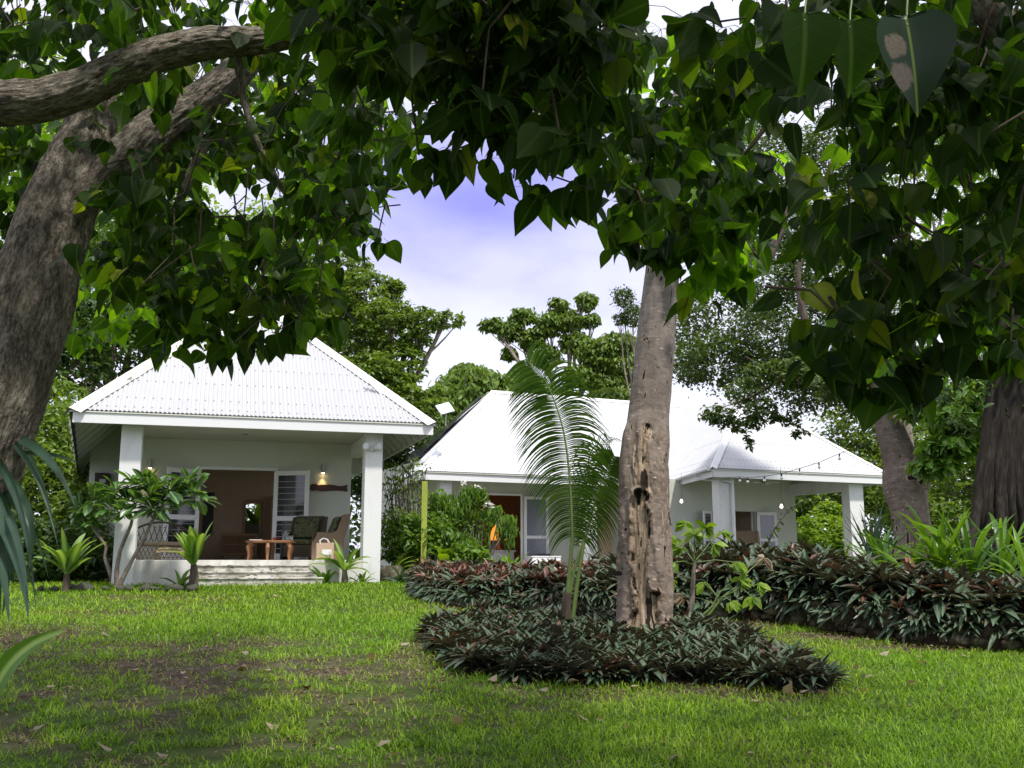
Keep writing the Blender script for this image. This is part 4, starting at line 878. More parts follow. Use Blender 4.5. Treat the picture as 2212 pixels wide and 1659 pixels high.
# ------------------------------------------------------------------ grass and leaf litter
def scatter_grass():
    P_ = []
    for y0, y1, dens, wd_ in ((5.2, 7.6, 2700, .0075), (7.6, 10.5, 1700, .009), (10.5, 14, 1050, .011), (14, 21.5, 520, .015)):
        hw = y1 * .60 + 1.5; n = int(2 * hw * (y1 - y0) * dens); x = rng.uniform(-hw, hw, n); y = rng.uniform(y0, y1, n); P_.append(np.stack([x, y, np.full(n, wd_)], 1))
    q = np.vstack(P_); x, y, wd_ = q.T; ok = np.abs(x) < .62 * y + 1.2
    ok &= ~inpoly(x, y, RING); bed = [tuple(p) for p in BORDER] + [(14, 60), (-1.5, 60)]; ok &= ~inpoly(x, y, bed)
    hp = [tuple(H1.wor(c)[:2]) for c in ((PL0, .34, 0), (PR1, .34, 0), (PR1, 12, 0), (PL0, 12, 0))]; ok &= ~inpoly(x, y, hp)
    ok &= ~((x > -2.2) & (y > 20.2)); q = q[ok]; x, y, wd_ = q.T
    b = barefac(x, y); cl = fbm(x * 7, y * 7, 0, 3, 19); lf = np.clip((2.0 - x) / 3, 0, 1) * np.clip((13 - y) / 3, 0, 1); keep = (rng.random(len(x)) > b * .82) & (cl > .60 * lf * (.6 + .5 * rng.random(len(x)))); x, y, wd_, b = x[keep], y[keep], wd_[keep], b[keep]; n = len(x)
    hgt = (.036 + .055 * rng.random(n)) * (1 - .2 * b) * (.45 + 1.1 * cl[keep]) * (.75 + .6 * fbm(x * 1.7, y * 1.7, 0, 3, 8)) * (1 + (y > 12) * .15)
    az = rng.random(n) * 2 * math.pi; el = .45 + .8 * rng.random(n); d = np.stack([np.cos(az) * np.cos(el), np.sin(az) * np.cos(el), np.sin(el)], 1)
    A = frames(d, np.stack([-np.cos(az) * .5, -np.sin(az) * .5, np.ones(n)], 1)); A[:, :, 0] *= wd_[:, None]; A[:, :, 1] *= hgt[:, None]; A[:, :, 2] *= hgt[:, None]
    T = (np.array([(-.5, 0, 0), (.5, 0, 0), (-.42, .55, .03), (.42, .55, .03), (0, 1, -.22)]), [np.array([(0, 1, 3, 2)]), np.array([(2, 3, 4)])], np.zeros((5, 3)))
    z = gz(x, y) + (fbm(x * 1.3, y * 1.3, 0, 3, 4) - .5) * .05 - .012
    mb = MB(); mb.inst(T, np.stack([x, y, z], 1), A, np.clip(rng.random(n) * .8 + .25 * b, 0, 1)); return mb, n
gmb, ng = scatter_grass(); print('blades', ng)
tag(gmb.build('lawn_grass', M['grass'], smooth=True), 'short bright green grass covering the lawn in blades and thin patches', 'grass', kind='stuff')
# small loose litter: bits of brown leaf nobody could count
mb = MB(); LT = 36000; u_ = rng.uniform(-100, 2300, LT * 3); x = rng.uniform(-7, 7, LT * 3); y = rng.uniform(5.4, 18, LT * 3); bb = barefac(x, y); ok = (rng.random(len(x)) < bb * .9 + .04) & (np.abs(x) < .56 * y); ring2 = inpoly(x, y, RING); ok &= ~ring2
x, y = x[ok], y[ok]; n = len(x); a = rng.random(n) * 6.28; d = np.stack([np.cos(a), np.sin(a), rng.normal(size=n) * .15], 1)
mb.inst(OVAL, np.stack([x, y, gz(x, y) + .012 + .015 * rng.random(n)], 1), frames(d, np.array([[0, 0, 1.]]) + rng.normal(size=(n, 3)) * .25) * (.012 + .036 * rng.random(n) ** 2)[:, None, None], rng.random(n) * .8)
tag(mb.build('leaf_litter', M['dead'], smooth=True), 'small brown leaf crumbs scattered over the thin parts of the lawn', 'leaf litter', kind='stuff')
lv = None; protos = []
spots = [(228,1375),(345,1400),(520,1448),(775,1355),(870,1400),(685,1300),(590,1292),(905,1376),(940,1386),(795,1430),(580,1452),(105,1493),(75,1580),(238,1627),(600,1575),(660,1490),(395,1462),(985,1574),(1630,1520),(825,1610),(1455,1645),(1180,1500),(1230,1482),(1300,1493),(1370,1489),(1110,1480),(1060,1476),(1470,1472),(1700,1505),(1760,1488),(1800,1462),(1830,1470),(1850,1452),(1876,1466),(1790,1448),(1740,1500),(1960,1487),(1590,1478),(1420,1690),(900,1455),(935,1493),(440,1540),(140,1510),(1000,1300),(1040,1308),(960,1440),(1990,1440),(2080,1420),(1655,1470),(1860,1500),(530,1420),(300,1450),(470,1380),(720,1412),(815,1515),(1060,1545),(360,1640),(1260,1560),(1905,1420),(1560,1500)]
ex = {2: ('bright yellow fallen leaf lying on the bare patch of the lawn', .0), 19: ('large pale curled leaf lying on the grass near the bottom middle', 1), 20: ('pale leaf cut off by the bottom edge of the photo', 1), 15: ('large dark brown curled leaf lying in the left of the bottom grass', 0)}
yl = simple('yellow_leaf', (.55, .38, .06), .6)
for i_, (u, v) in enumerate(spots):
    g = G(u, v); mb = MB(); s_ = random.uniform(.05, .095) * (1.5 if i_ in ex else 1); T = tmpl([(-.1, .12), (.02, .38), (.25, .42), (.5, .33), (.75, .17), (1, .01)], 5, random.uniform(-.35, .35), random.uniform(-.5, .6), random.uniform(-.8, .8))
    if i_ < 6 or i_ in ex: mb.inst(T, np.zeros((1, 3)), frames(np.array([[1., 0, .05]]), np.array([[0, .1, 1.]])) * .09, np.array([.9 if i_ != 15 else .05])); o = mb.build('fallen_leaf', M['dead'] if i_ != 2 else yl, smooth=True); protos += [o] if i_ not in ex else []
    else: o = random.choice(protos).copy(); scene.collection.objects.link(o)
    o.location = (g[0], g[1], g[2] + .03); o.rotation_euler = (random.uniform(-.5, .5), random.uniform(-.5, .5), random.uniform(0, 6.28)); f_ = s_ / .09 * 1.15; o.scale = (f_, f_, f_ * random.uniform(.6, 1.5))
    tag(o, ex[i_][0] if i_ in ex else 'dry brown and grey fallen leaf lying loose on the lawn', 'fallen leaf', 'fallen leaves on the lawn')

# ------------------------------------------------------------------ purple-leaved ground cover
def rosettes(mb, C, L, per=12, el=(15, 80), mats=(0, 1), redp=.15, lean=None):
    K = len(C); idx = np.repeat(np.arange(K), per); n = len(idx); a = rng.random(n) * 6.283; e = np.radians(rng.uniform(el[0], el[1], n)); d = np.stack([np.cos(a) * np.cos(e), np.sin(a) * np.cos(e), np.sin(e)], 1)
    if lean is not None: d = d + lean[idx] * .5
    nr = np.stack([-np.cos(a) * .6, -np.sin(a) * .6, np.ones(n)], 1) + rng.normal(size=(n, 3)) * .15
    sz = L[idx] * (.6 + .5 * rng.random(n)); A = frames(d, nr) * sz[:, None, None]; A[:, :, 0] *= rng.uniform(.85, 1.5, n)[:, None]
    red = rng.random(K)[idx] < redp[idx] if isinstance(redp, np.ndarray) else rng.random(n) < redp
    half = rng.random(n) < .5; pos = C[idx] + np.stack([np.cos(a), np.sin(a), 0 * a], 1) * .015
    for T, m_ in ((LANCE, half), (LANCE2, ~half)):
        for mt, mm in ((mats[0], m_ & ~red), (mats[1], m_ & red)):
            if mm.any(): mb.inst(T, pos[mm], A[mm], rng.random(mm.sum()), mt)
rp = np.array(RING); x = rng.uniform(rp[:, 0].min(), rp[:, 0].max(), 3000); y = rng.uniform(rp[:, 1].min(), rp[:, 1].max(), 3000); k = inpoly(x, y, RING); x, y = x[k], y[k]
tail = np.clip((x - 2.55) / .8, 0, 1); keep = rng.random(len(x)) > tail * .6; x, y, tail = x[keep], y[keep], tail[keep]
C = np.stack([x, y, gz(x, y) + (.01 + .10 * rng.random(len(x))) * (1 - tail * .9)], 1)
mb = MB(); rosettes(mb, C, (.185 - .08 * tail) * (.75 + .5 * rng.random(len(x))), 12, redp=np.clip((y - 11) * .08, .04, .4)); print('ring rosettes', len(C))
tag(mb.build('oyster_plant_bed', [M['rhoeo'], M['rhoeo_red']], smooth=True), 'oval bed of dark green and purple oyster plants around the palm and scarred tree', 'ground cover', kind='stuff')
mb = MB(); rim = RING + [RING[0]]; V = [(*p, float(gz(*p)) + .0) for p in RING]; cx = np.mean(RING, 0); mb.add(V + [(*(cx + (np.array(p) - cx) * .8), float(gz(*p)) + .06) for p in RING], [[i, (i+1) % len(RING), (i+1) % len(RING) + len(RING), i + len(RING)] for i in range(len(RING))] + [list(range(len(RING), 2 * len(RING)))]); tag(mb.build('bed_soil', M['soil']), kind='structure')
# border: rosettes along the stone edging, some hanging over it
C = []; Ls = []; rd_ = []; ln = []
for a, b in zip(seg[:-1], seg[1:]):
    L_ = np.linalg.norm(b - a); dn = 36 if a[0] > 1.5 else 56
    for _ in range(int(L_ * 3.6 * dn)):
        t_ = random.random(); p = a + (b - a) * t_; dd = abs(random.gauss(0, 1.1)) if random.random() < .6 else random.uniform(0, 3.2); x_, y_ = p[0], p[1] + dd
        hgt = float(gz(0, y_)) + float(mound_h(x_)) * (.95 if dd < .3 else 1.05) + random.uniform(.0, .2) * (1.2 if 2 < x_ < 5 else .7) + min(dd, 2.5) * (.05 if 2 < x_ < 4.6 else .0)
        C.append((x_, y_, hgt)); Ls.append((.25 if x_ > 1.5 else .18) * random.uniform(.7, 1.3)); rd_.append(.62 if x_ < 1.2 and dd > .15 else .07); ln.append((0, -.6 if dd < .25 else 0, -.5 if dd < .2 else 0))
    for _ in range(int(L_ * 22)):
        t_ = random.random(); p = a + (b - a) * t_; x_, y_ = p[0], p[1] - .04; h_ = float(mound_h(x_)); C.append((x_, y_, float(gz(0, y_)) + h_ * random.uniform(.4, 1.0))); Ls.append(.22 * random.uniform(.7, 1.25) * (1.1 if x_ > 1.5 else .8)); rd_.append(.05); ln.append((0, -1.6, -.9))
C = np.array(C); mb = MB(); rosettes(mb, C, np.array(Ls), 11, redp=np.array(rd_), lean=np.array(ln)); print('border rosettes', len(C))
tag(mb.build('oyster_plant_border', [M['rhoeo'], M['rhoeo_red']], smooth=True), 'deep border of purple and dark green oyster plants spilling over the stone edging', 'ground cover', kind='stuff')

# ================================================================== FOREGROUND TREES
def trunk_mesh(rows_uv, Y0, Y1, k, nrow, bumpfn, mb, wdfn=None):
    """rows_uv: (v, centre u, width in px) from low to high; depth Y0 (low) to Y1 (high)"""
    q = np.array(rows_uv, float); t = np.linspace(0, 1, nrow); s = np.linspace(0, 1, len(q)); v = np.interp(t, s, q[:, 0]); u = np.interp(t, s, q[:, 1]); w_ = np.interp(t, s, q[:, 2]); Yd = Y0 + (Y1 - Y0) * (t if True else 0)
    for _ in range(int(nrow / len(q) * .5)):
        for a in (v, u, w_): a[1:-1] = (a[:-2] + 2 * a[1:-1] + a[2:]) / 4
    C = np.array([P(a, b, y) for a, b, y in zip(u, v, Yd)]); rad = w_ * Yd / FPX / 2
    T = np.gradient(C, axis=0); T /= np.linalg.norm(T, axis=1)[:, None]; X_ = np.cross(T, np.array([0, 1., 0])); X_ /= np.linalg.norm(X_, axis=1)[:, None]; Z_ = np.cross(X_, T)
    ln = np.concatenate([[0], np.cumsum(np.linalg.norm(np.diff(C, axis=0), axis=1))]); th = np.arange(k) * 2 * math.pi / k
    TH, LN = np.meshgrid(th, ln); RAD = rad[:, None] * np.ones_like(TH); VV = v[:, None] * np.ones_like(TH)
    d, wd_ = bumpfn(TH, LN, VV, RAD); Rr = RAD + d
    V = C[:, None, :] + X_[:, None, :] * (np.sin(TH) * Rr)[..., None] - Z_[:, None, :] * (np.cos(TH) * Rr)[..., None] * np.sign(Z_[0] @ np.array([0, 1, 0]))
    i = np.arange(nrow - 1)[:, None] * k; j = np.arange(k)[None]; j2 = (j + 1) % k
    mb.add(V.reshape(-1, 3), np.stack([i + j, i + j2, i + k + j2, i + k + j], -1).reshape(-1, 4), 0, .5, np.stack([np.sin(TH) * RAD, np.cos(TH) * RAD, LN], -1).reshape(-1, 3), wd_.ravel() + 1e-4)
    return C, rad
# middle tree with the torn bark
def ss(a, b, x): t = np.clip((x - a) / (b - a), 0, 1); return t * t * (3 - 2 * t)
def mid_bump(TH, LN, VV, RAD):
    s = np.sin(TH); front = (np.cos(TH) > 0) * 1.0; n = fbm(np.sin(TH) * 2.2, np.cos(TH) * 2.2, LN * 1.6, 4, 3); nf_ = fbm(np.sin(TH) * 9, np.cos(TH) * 9, LN * 7, 3, 5)
    d = (n - .5) * .05 * RAD / .28 + (nf_ - .5) * .012
    edge = (fbm(s * 5, 0 * s, LN * 3.6, 5, 9) - .5) * 1.15
    def strip(s0, s1, v0, v1): return np.clip(1 - np.abs((s - (s0 + s1) / 2) / ((s1 - s0) / 2)) + edge * 1.3, -1, 1.3) * ss(v0 - 18, v0 + 14, VV) * (1 - ss(v1 - 12, v1 + 14, VV)) * front
    w1 = strip(-.10 , .66, 1075, 1395); w2 = strip(-.25, .45, 930, 1075) ; w3 = strip(-.58, .22, 1290, 1400); w4 = strip(.25, .75, 950, 1100)
    W = np.maximum(w1, np.maximum(w3 * .9, 0)); open_ = ss(.12, .3, W)
    cr = np.maximum(w2, w4 * .8); crk = .75 * ss(.4, .7, cr + (fbm(s * 9, 0 * s, LN * 4, 3, 21) - .5) * .9)
    lip = np.exp(-((W - .1) / .1) ** 2) * front
    d = d - open_ * .05 + lip * .045 * (W > -.4) - crk * .035
    dark = ss(.45, .8, w3 + (nf_ - .5) * .8) + crk * .95 + np.exp(-((W - .22) / .07) ** 2) * .8 * front + ss(.5, .8, fbm(s * 6, 0 * s, LN * 9, 3, 31)) * open_ * .2
    dark = dark + 1.6 * ss(.45, .8, np.exp(-((s - .12) / .24) ** 2 - ((VV - 1048) / 30) ** 2) * (.5 + nf_)) + 1.1 * ss(.70, .76, fbm(s * 7, 0 * s + 3, LN * 2.2, 3, 61)) * open_ + 1.4 * ss(.80, .84, fbm(s * 6 + 9, 0 * s, LN * 10, 2, 71))
    low = ss(900, 960, VV); pn = fbm(s * 3.1 + 2, np.cos(TH) * 3.1, LN * 1.9, 4, 81); pl = ss(.485, .515, pn) + ss(.59, .61, pn) - ss(.40, .385, pn) * .6
    d = d + pl * .013 * low * (1 - open_); dark = dark + low * (1 - open_) * (1.0 * np.exp(-((pn - .482) / .007) ** 2) + .9 * np.exp(-((pn - .587) / .006) ** 2))
    return d + .03 * np.clip((VV - 1330) / 60, 0, 1.5), np.clip(open_ * .7 + dark * 1.3, 0, 2.2) * front
tm = empty('scarred_tree', G(1390, 1392), 'straight brown tree trunk with torn bark and exposed pale wood in the oval bed', 'tree')
rows = [(1420,1389,114),(1390,1389,108),(1340,1391,103),(1250,1394,105),(1150,1394,101),(1050,1392,97),(1000,1390,92),(950,1394,90),(900,1400,82),(800,1410,80),(700,1419,78),(600,1429,72),(500,1440,66),(380,1450,58),(260,1462,44),(180,1472,20)]
yb = G(1390, 1392)[1]; mb = MB(); trunk_mesh(rows, yb + .1, yb + .9, 150, 620, mid_bump, mb); mo = tuple(tm.location); mb.build('trunk', M['bark_m'], tm, mo, smooth=True)

# big leaning tree on the left
tl = empty('leaning_tree', (P(-130, 1180, 6.2)[0], 6.2, .2), 'big grey leaning tree on the left whose limbs and heart leaves arch over the view', 'tree'); lo_ = tuple(tl.location)
def rough(amp, sc_=1.0):
    def f(TH, LN, VV, RAD):
        n = fbm(np.sin(TH) * 1.6, np.cos(TH) * 1.6, LN * 1.4 * sc_, 3, 13); m_ = fbm(np.sin(TH) * 8, np.cos(TH) * 8, LN * 6, 3, 17)
        rg = np.abs(fbm(np.sin(TH) * RAD * 60, np.cos(TH) * RAD * 60, LN * 11, 3, 29) - .5); kn = fbm(np.sin(TH) * 1.1 + 7, np.cos(TH) * 1.1, LN * 2.3, 2, 23); return (n - .5) * amp * RAD + (m_ - .5) * .018 + (rg - .12) * .035 + np.clip(kn - .66, 0, 1) * .5 * RAD, 0 * TH
    return f
mb = MB(); trunk_mesh([(1500,-260,230),(1250,-175,225),(1100,-115,215),(1000,-70,208),(900,-30,200),(830,8,186),(750,32,190),(650,62,180),(560,90,165),(450,128,160),(370,165,150),(300,190,125),(240,205,95),(180,220,70)], 6.0, 6.6, 190, 420, rough(.35), mb)
mb.build('trunk', M['bark_l'], tl, lo_, smooth=True)
mb = MB(); trunk_mesh([(470,150,60),(400,205,80),(345,270,98),(285,335,100),(230,415,84),(175,490,74),(120,545,62),(70,585,48),(0,640,40)], 6.35, 6.7, 90, 200, rough(.4), mb); mb.build('limb', M['bark_l'], tl, lo_, smooth=True)
mb = MB(); trunk_mesh([(330,-260,110),(235,-90,100),(222,0,96),(218,90,92),(190,180,88),(150,260,80),(112,350,76),(92,450,74),(88,560,62),(66,680,52),(60,780,42),(56,870,36),(40,980,28),(20,1100,20)], 5.3, 5.9, 100, 340, rough(.4), mb); mb.build('limb', M['bark_l'], tl, lo_, smooth=True)
def twigs(parent, loc, lst, mat, name='branch'):
    for pts, Yd, r0, r1 in lst:
        mb = MB(); q = [P(u, v, Yd + .05 * i_) for i_, (u, v) in enumerate(pts)]; limb(mb, q, r0, r1, 8, .3); mb.build(name, mat, parent, loc, smooth=True)
twigs(tl, lo_, [([(512,120),(524,200),(545,290),(590,372),(628,440),(680,470)], 5.7, .030, .012), ([(768,70),(775,150),(760,240),(745,300),(728,350)], 5.6, .022, .010), ([(445,290),(425,350),(385,440),(345,540),(338,620),(350,720)], 6.2, .04, .012), ([(385,440),(440,520),(470,640),(475,740)], 6.2, .02, .008), ([(470,560),(540,620),(600,700)], 6.1, .015, .006), ([(0,170),(-30,60),(-60,-60)], 6.5, .06, .05), ([(190,350),(100,420),(20,470)], 6.9, .02, .01)], M['bark_l'])

def limbclear(C):
    """leaf whorls that would hang right in front of the thick limbs grow behind them instead"""
    L = [(-100,225,60),(0,215,60),(90,210,60),(180,180,55),(260,145,50),(350,108,48),(450,92,45),(560,86,40),(680,64,36),(205,400,50),(270,345,60),(335,285,62),(415,230,55),(490,175,48),(545,120,40),(130,450,90),(90,560,90),(165,350,80),(190,270,65)]
    for c in C:
        q = c - np.array([0, 0, CZ]); u = 1106 + FPX * q[0] / (q @ _F); v = 829.5 - FPX * (q @ _U) / (q @ _F)
        if c[1] < 7.0 and any((u - a) ** 2 + (v + 18 - b) ** 2 < r * r for a, b, r in L) and random.random() < .85:
            f = (7.2 + random.random()) / c[1]; c[:] = np.array([0, 0, CZ]) + q * f
    return C
def heartleaves(mb, cents, size, per, T=HEART, spread=.12, face=None, col=0, drp=(.5, 1.3), petm=1):
    cents = np.array(cents, float)
    if col == 0 and len(cents) > 10 and T is HEART:
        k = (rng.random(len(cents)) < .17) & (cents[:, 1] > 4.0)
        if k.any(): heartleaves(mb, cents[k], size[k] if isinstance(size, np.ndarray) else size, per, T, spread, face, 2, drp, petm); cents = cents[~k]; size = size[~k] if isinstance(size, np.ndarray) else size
    """hanging leaves in whorls; cents (K,3)"""
    cents = np.asarray(cents, float); K = len(cents); idx = np.repeat(np.arange(K), per); n = len(idx); a = rng.random(n) * 6.283
    out_ = np.stack([np.cos(a), np.sin(a), np.zeros(n)], 1); pl = spread * (.5 + rng.random(n)); up = .25 - .6 * rng.random(n)
    pos = cents[idx] + out_ * pl[:, None] + np.array([0, 0, 1]) * (up * pl)[:, None]
    dn = rng.uniform(drp[0], drp[1], n); ax = out_ * (1.15 * rng.random(n) + .1)[:, None] + np.array([0, 0, -1.]) * dn[:, None] + rng.normal(size=(n, 3)) * .30
    nr = out_ * (.9)[0] if False else out_ * .9 + np.array([0, 0, .7]) + rng.normal(size=(n, 3)) * .5
    sz = (size[idx] if isinstance(size, np.ndarray) else size) * (.5 + .75 * rng.random(n) ** .8); A = frames(ax, nr) * np.asarray(sz)[:, None, None]; A[:, :, 0] *= rng.uniform(.85, 1.08, n)[:, None]; A[:, :, 2] *= rng.uniform(-.8, 2.6, n)[:, None]
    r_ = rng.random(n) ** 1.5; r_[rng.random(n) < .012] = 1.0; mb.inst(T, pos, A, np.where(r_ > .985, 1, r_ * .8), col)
    # petioles
    c0 = cents[idx]; w_ = .0022 * np.ones(n); sd_ = np.cross(pos - c0, [0, 0, 1.]); sd_ /= np.linalg.norm(sd_, axis=1)[:, None] + 1e-9
    md = (c0 + pos) / 2 + np.array([0, 0, .02]); V = np.stack([c0 - sd_ * w_[:, None], c0 + sd_ * w_[:, None], md + sd_ * w_[:, None], md - sd_ * w_[:, None], pos + sd_ * w_[:, None], pos - sd_ * w_[:, None]], 1).reshape(-1, 3)
    o = np.arange(n)[:, None] * 6; mb.add(V, np.concatenate([o + np.array([0, 1, 2, 3]), o + np.array([3, 2, 4, 5])]), petm)
def zone(poly, n, Y0, Y1, holes=()):
    poly = np.array(poly, float); C = []
    while len(C) < n:
        u = random.uniform(poly[:, 0].min(), poly[:, 0].max()); v = random.uniform(poly[:, 1].min(), poly[:, 1].max())
        if not inpoly(np.array([u]), np.array([v]), poly)[0]: continue
        if any(((u - a) / c) ** 2 + ((v - b) / d) ** 2 < 1 for a, b, c, d in holes): continue
        C.append(P(u, v, random.uniform(Y0, Y1)))
    return np.array(C)
def crown_twigs(mb, C, L=.45, r=.006, frac=.6, mt=0):
    for c in C:
        if random.random() > frac: continue
        e = c + np.array([random.uniform(-.5, .5), random.uniform(-.2, .5), random.uniform(.15, .8)]) * L; m_ = (c + e) / 2 + rng.normal(size=3) * .05; mb.tube([c, m_, e], [r * .6, r * .8, r], 4, mt)
# crown of the leaning tree
mb = MB(); HL = [(500,425,52,34),(600,372,30,40),(520,380,20,20)]
z1 = zone([(130,-80),(860,-80),(868,250),(850,380),(800,440),(745,480),(690,560),(660,620),(600,655),(560,680),(420,690),(350,650),(300,610),(240,620),(160,560),(235,400),(190,250)], 300, 5.0, 8.2, HL + [(905,75,40,60)])
z2 = zone([(-80,-80),(200,-80),(180,160),(60,170),(-80,150)], 55, 5.5, 8); z3 = zone([(-60,280),(90,270),(60,420),(10,560),(-60,640)], 40, 6.9, 8.6)
z4 = zone([(600,-80),(1330,-80),(1310,120),(1280,260),(1230,330),(1110,300),(1060,230),(1000,215),(930,190),(870,170),(700,60)], 215, 2.9, 4.6, [(915,70,30,55),(948,100,22,28),(1060,30,20,16)])
fr_ = [(880,330),(905,350),(930,370),(955,345),(980,340),(1038,308),(800,430),(812,445),(775,480),(850,330),(750,520),(730,560),(790,520),(815,540),(1085,360),(1110,400),(1140,420),(1175,440),(1205,450),(1235,455),(1265,420),(1290,400),(700,610),(660,640),(620,720),(590,745),(560,770),(500,770),(460,760),(420,740),(375,770),(600,775),(535,750),(410,720),(360,730),(640,690),(690,650),(480,800),(350,790),(555,700)]
limbclear(z1); limbclear(z2); heartleaves(mb, z1, .128, 8, spread=.14); heartleaves(mb, z2, .13, 7); heartleaves(mb, z3, .14, 6); heartleaves(mb, z4, .108, 9, spread=.10)
zf = []; szs = []
for u, v in fr_:
    near = v < 480 and 830 < u < 1300; Yd = random.uniform(3.6, 4.4) if near else random.uniform(5.3, 6.3); zf.append(P(u, v - (15 if near else 25), Yd)); szs.append(.13 if near else .135)
heartleaves(mb, zf, np.array(szs), 4, spread=.07)
heartleaves(mb, zone([(400,660),(560,620),(720,610),(720,700),(650,740),(560,745),(430,760),(340,740)], 20, 5.4, 7.0), .13, 6, spread=.12)
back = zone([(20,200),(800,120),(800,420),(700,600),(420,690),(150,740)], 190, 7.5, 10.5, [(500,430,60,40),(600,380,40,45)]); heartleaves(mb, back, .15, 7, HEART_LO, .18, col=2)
# high crown above the frame, throws the shade on the near lawn
hi = np.stack([rng.uniform(-10, 3.5, 1500), rng.uniform(-9, 8.5, 1500), rng.uniform(4.0, 7.2, 1500)], 1); hi = hi[(hi[:, 2] - CZ) > (hi[:, 1] + .3) * .66 + .2]; heartleaves(mb, hi, .19, 8, HEART_LO, .3)
crown_twigs(mb, np.vstack([z1, z2, z4, zf]), .6, mt=3)
mb.build('crown', [M['heart'], M['stem_g'], M['heart_lit'], M['bark_d']], tl, lo_, smooth=True)
# crown of the middle tree
mb = MB(); m1 = zone([(1310,60),(1640,60),(1610,250),(1600,400),(1600,470),(1560,520),(1480,540),(1390,500),(1340,470),(1310,380),(1290,230)], 135, 4.6, 7.5, [(1400,180,48,34),(1425,100,38,28),(1330,250,30,20)])
m2 = zone([(1480,430),(1640,430),(1600,600),(1500,640)], 26, 5, 6.5)
heartleaves(mb, m1, .13, 8, spread=.13); heartleaves(mb, m2, .13, 5, spread=.1, col=2); heartleaves(mb, zone([(1320,60),(1650,200),(1640,480),(1400,480)], 45, 7.5, 10), .15, 6, HEART_LO, .18, col=2)
heartleaves(mb, [P(u, v, 5.2) for u, v in ((1305,510),(1335,540),(1360,500),(1390,545),(1345,480),(1420,560),(1590,640),(1500,660))], .13, 3, spread=.07)
heartleaves(mb, [P(u, v, 11.6) for u, v in ((1440,500),(1500,520),(1520,560),(1440,540),(1400,520),(1480,470),(1580,480))], .2, 8, HEART_LO, .3)
mb.build('crown', [M['heart'], M['stem_g'], M['heart_lit']], tm, mo, smooth=True)
twigs(tm, mo, [([(1345,20),(1310,80),(1290,150),(1280,190)], 5.6, .05, .035), ([(1280,290),(1330,350),(1370,400),(1400,480),(1430,540)], 5.4, .022, .012), ([(1135,-30),(1134,50),(1130,120)], 4.3, .022, .018), ([(1540,430),(1590,500),(1640,560)], 5.8, .015, .008), ([(1700,180),(1640,300),(1560,380)], 6, .02, .01)], M['bark_d'])
# right tree, only limbs and leaves reach into view
tr = empty('overhanging_tree', (3.9, 3.2, 0.1), 'dark tree at the right edge hanging large heart leaves down over the view', 'tree'); ro = tuple(tr.location)
mb = MB(); r1_ = zone([(1600,-80),(2300,-80),(2300,700),(2150,770),(2060,730),(1960,780),(1880,770),(1790,720),(1760,620),(1790,480),(1720,330),(1650,180)], 190, 3.0, 5.2, [(1680,330,120,120),(1730,560,95,160),(1850,240,60,35),(2060,440,40,25),(1900,470,18,18)])
heartleaves(mb, zone([(1850,200),(2250,200),(2250,760),(1880,800)], 50, 5.2, 8), .15, 6, HEART_LO, .18, col=2)
r2_ = zone([(1660,330),(1800,330),(1780,700),(1690,640)], 14, 4, 5.5); heartleaves(mb, r2_, .14, 5)
heartleaves(mb, r1_, .116, 8, spread=.11)
heartleaves(mb, [P(u, v, 3.6) for u, v in ((1760,780),(1800,800),(1850,760),(1890,800),(1930,830),(1955,850),(1990,790),(2040,760),(2090,740),(2120,780),(1870,840),(1760,730),(1920,780),(1960,800),(2160,760))], .135, 3, spread=.06)
heartleaves(mb, [P(u, v, 3.4) for u, v in ((1690,100),(1560,60),(1480,40),(1620,150))], .15, 6)
hi = np.stack([rng.uniform(3.6, 9, 380), rng.uniform(-6, 6, 380), rng.uniform(4.2, 7, 380)], 1); hi = hi[(hi[:, 2] - CZ) > (hi[:, 1] + .3) * .66 + .2]; heartleaves(mb, hi, .19, 8, HEART_LO, .3)
crown_twigs(mb, r1_, .5, mt=3)
mb.build('crown', [M['heart'], M['stem_g'], M['heart_lit'], M['bark_d']], tr, ro, smooth=True)
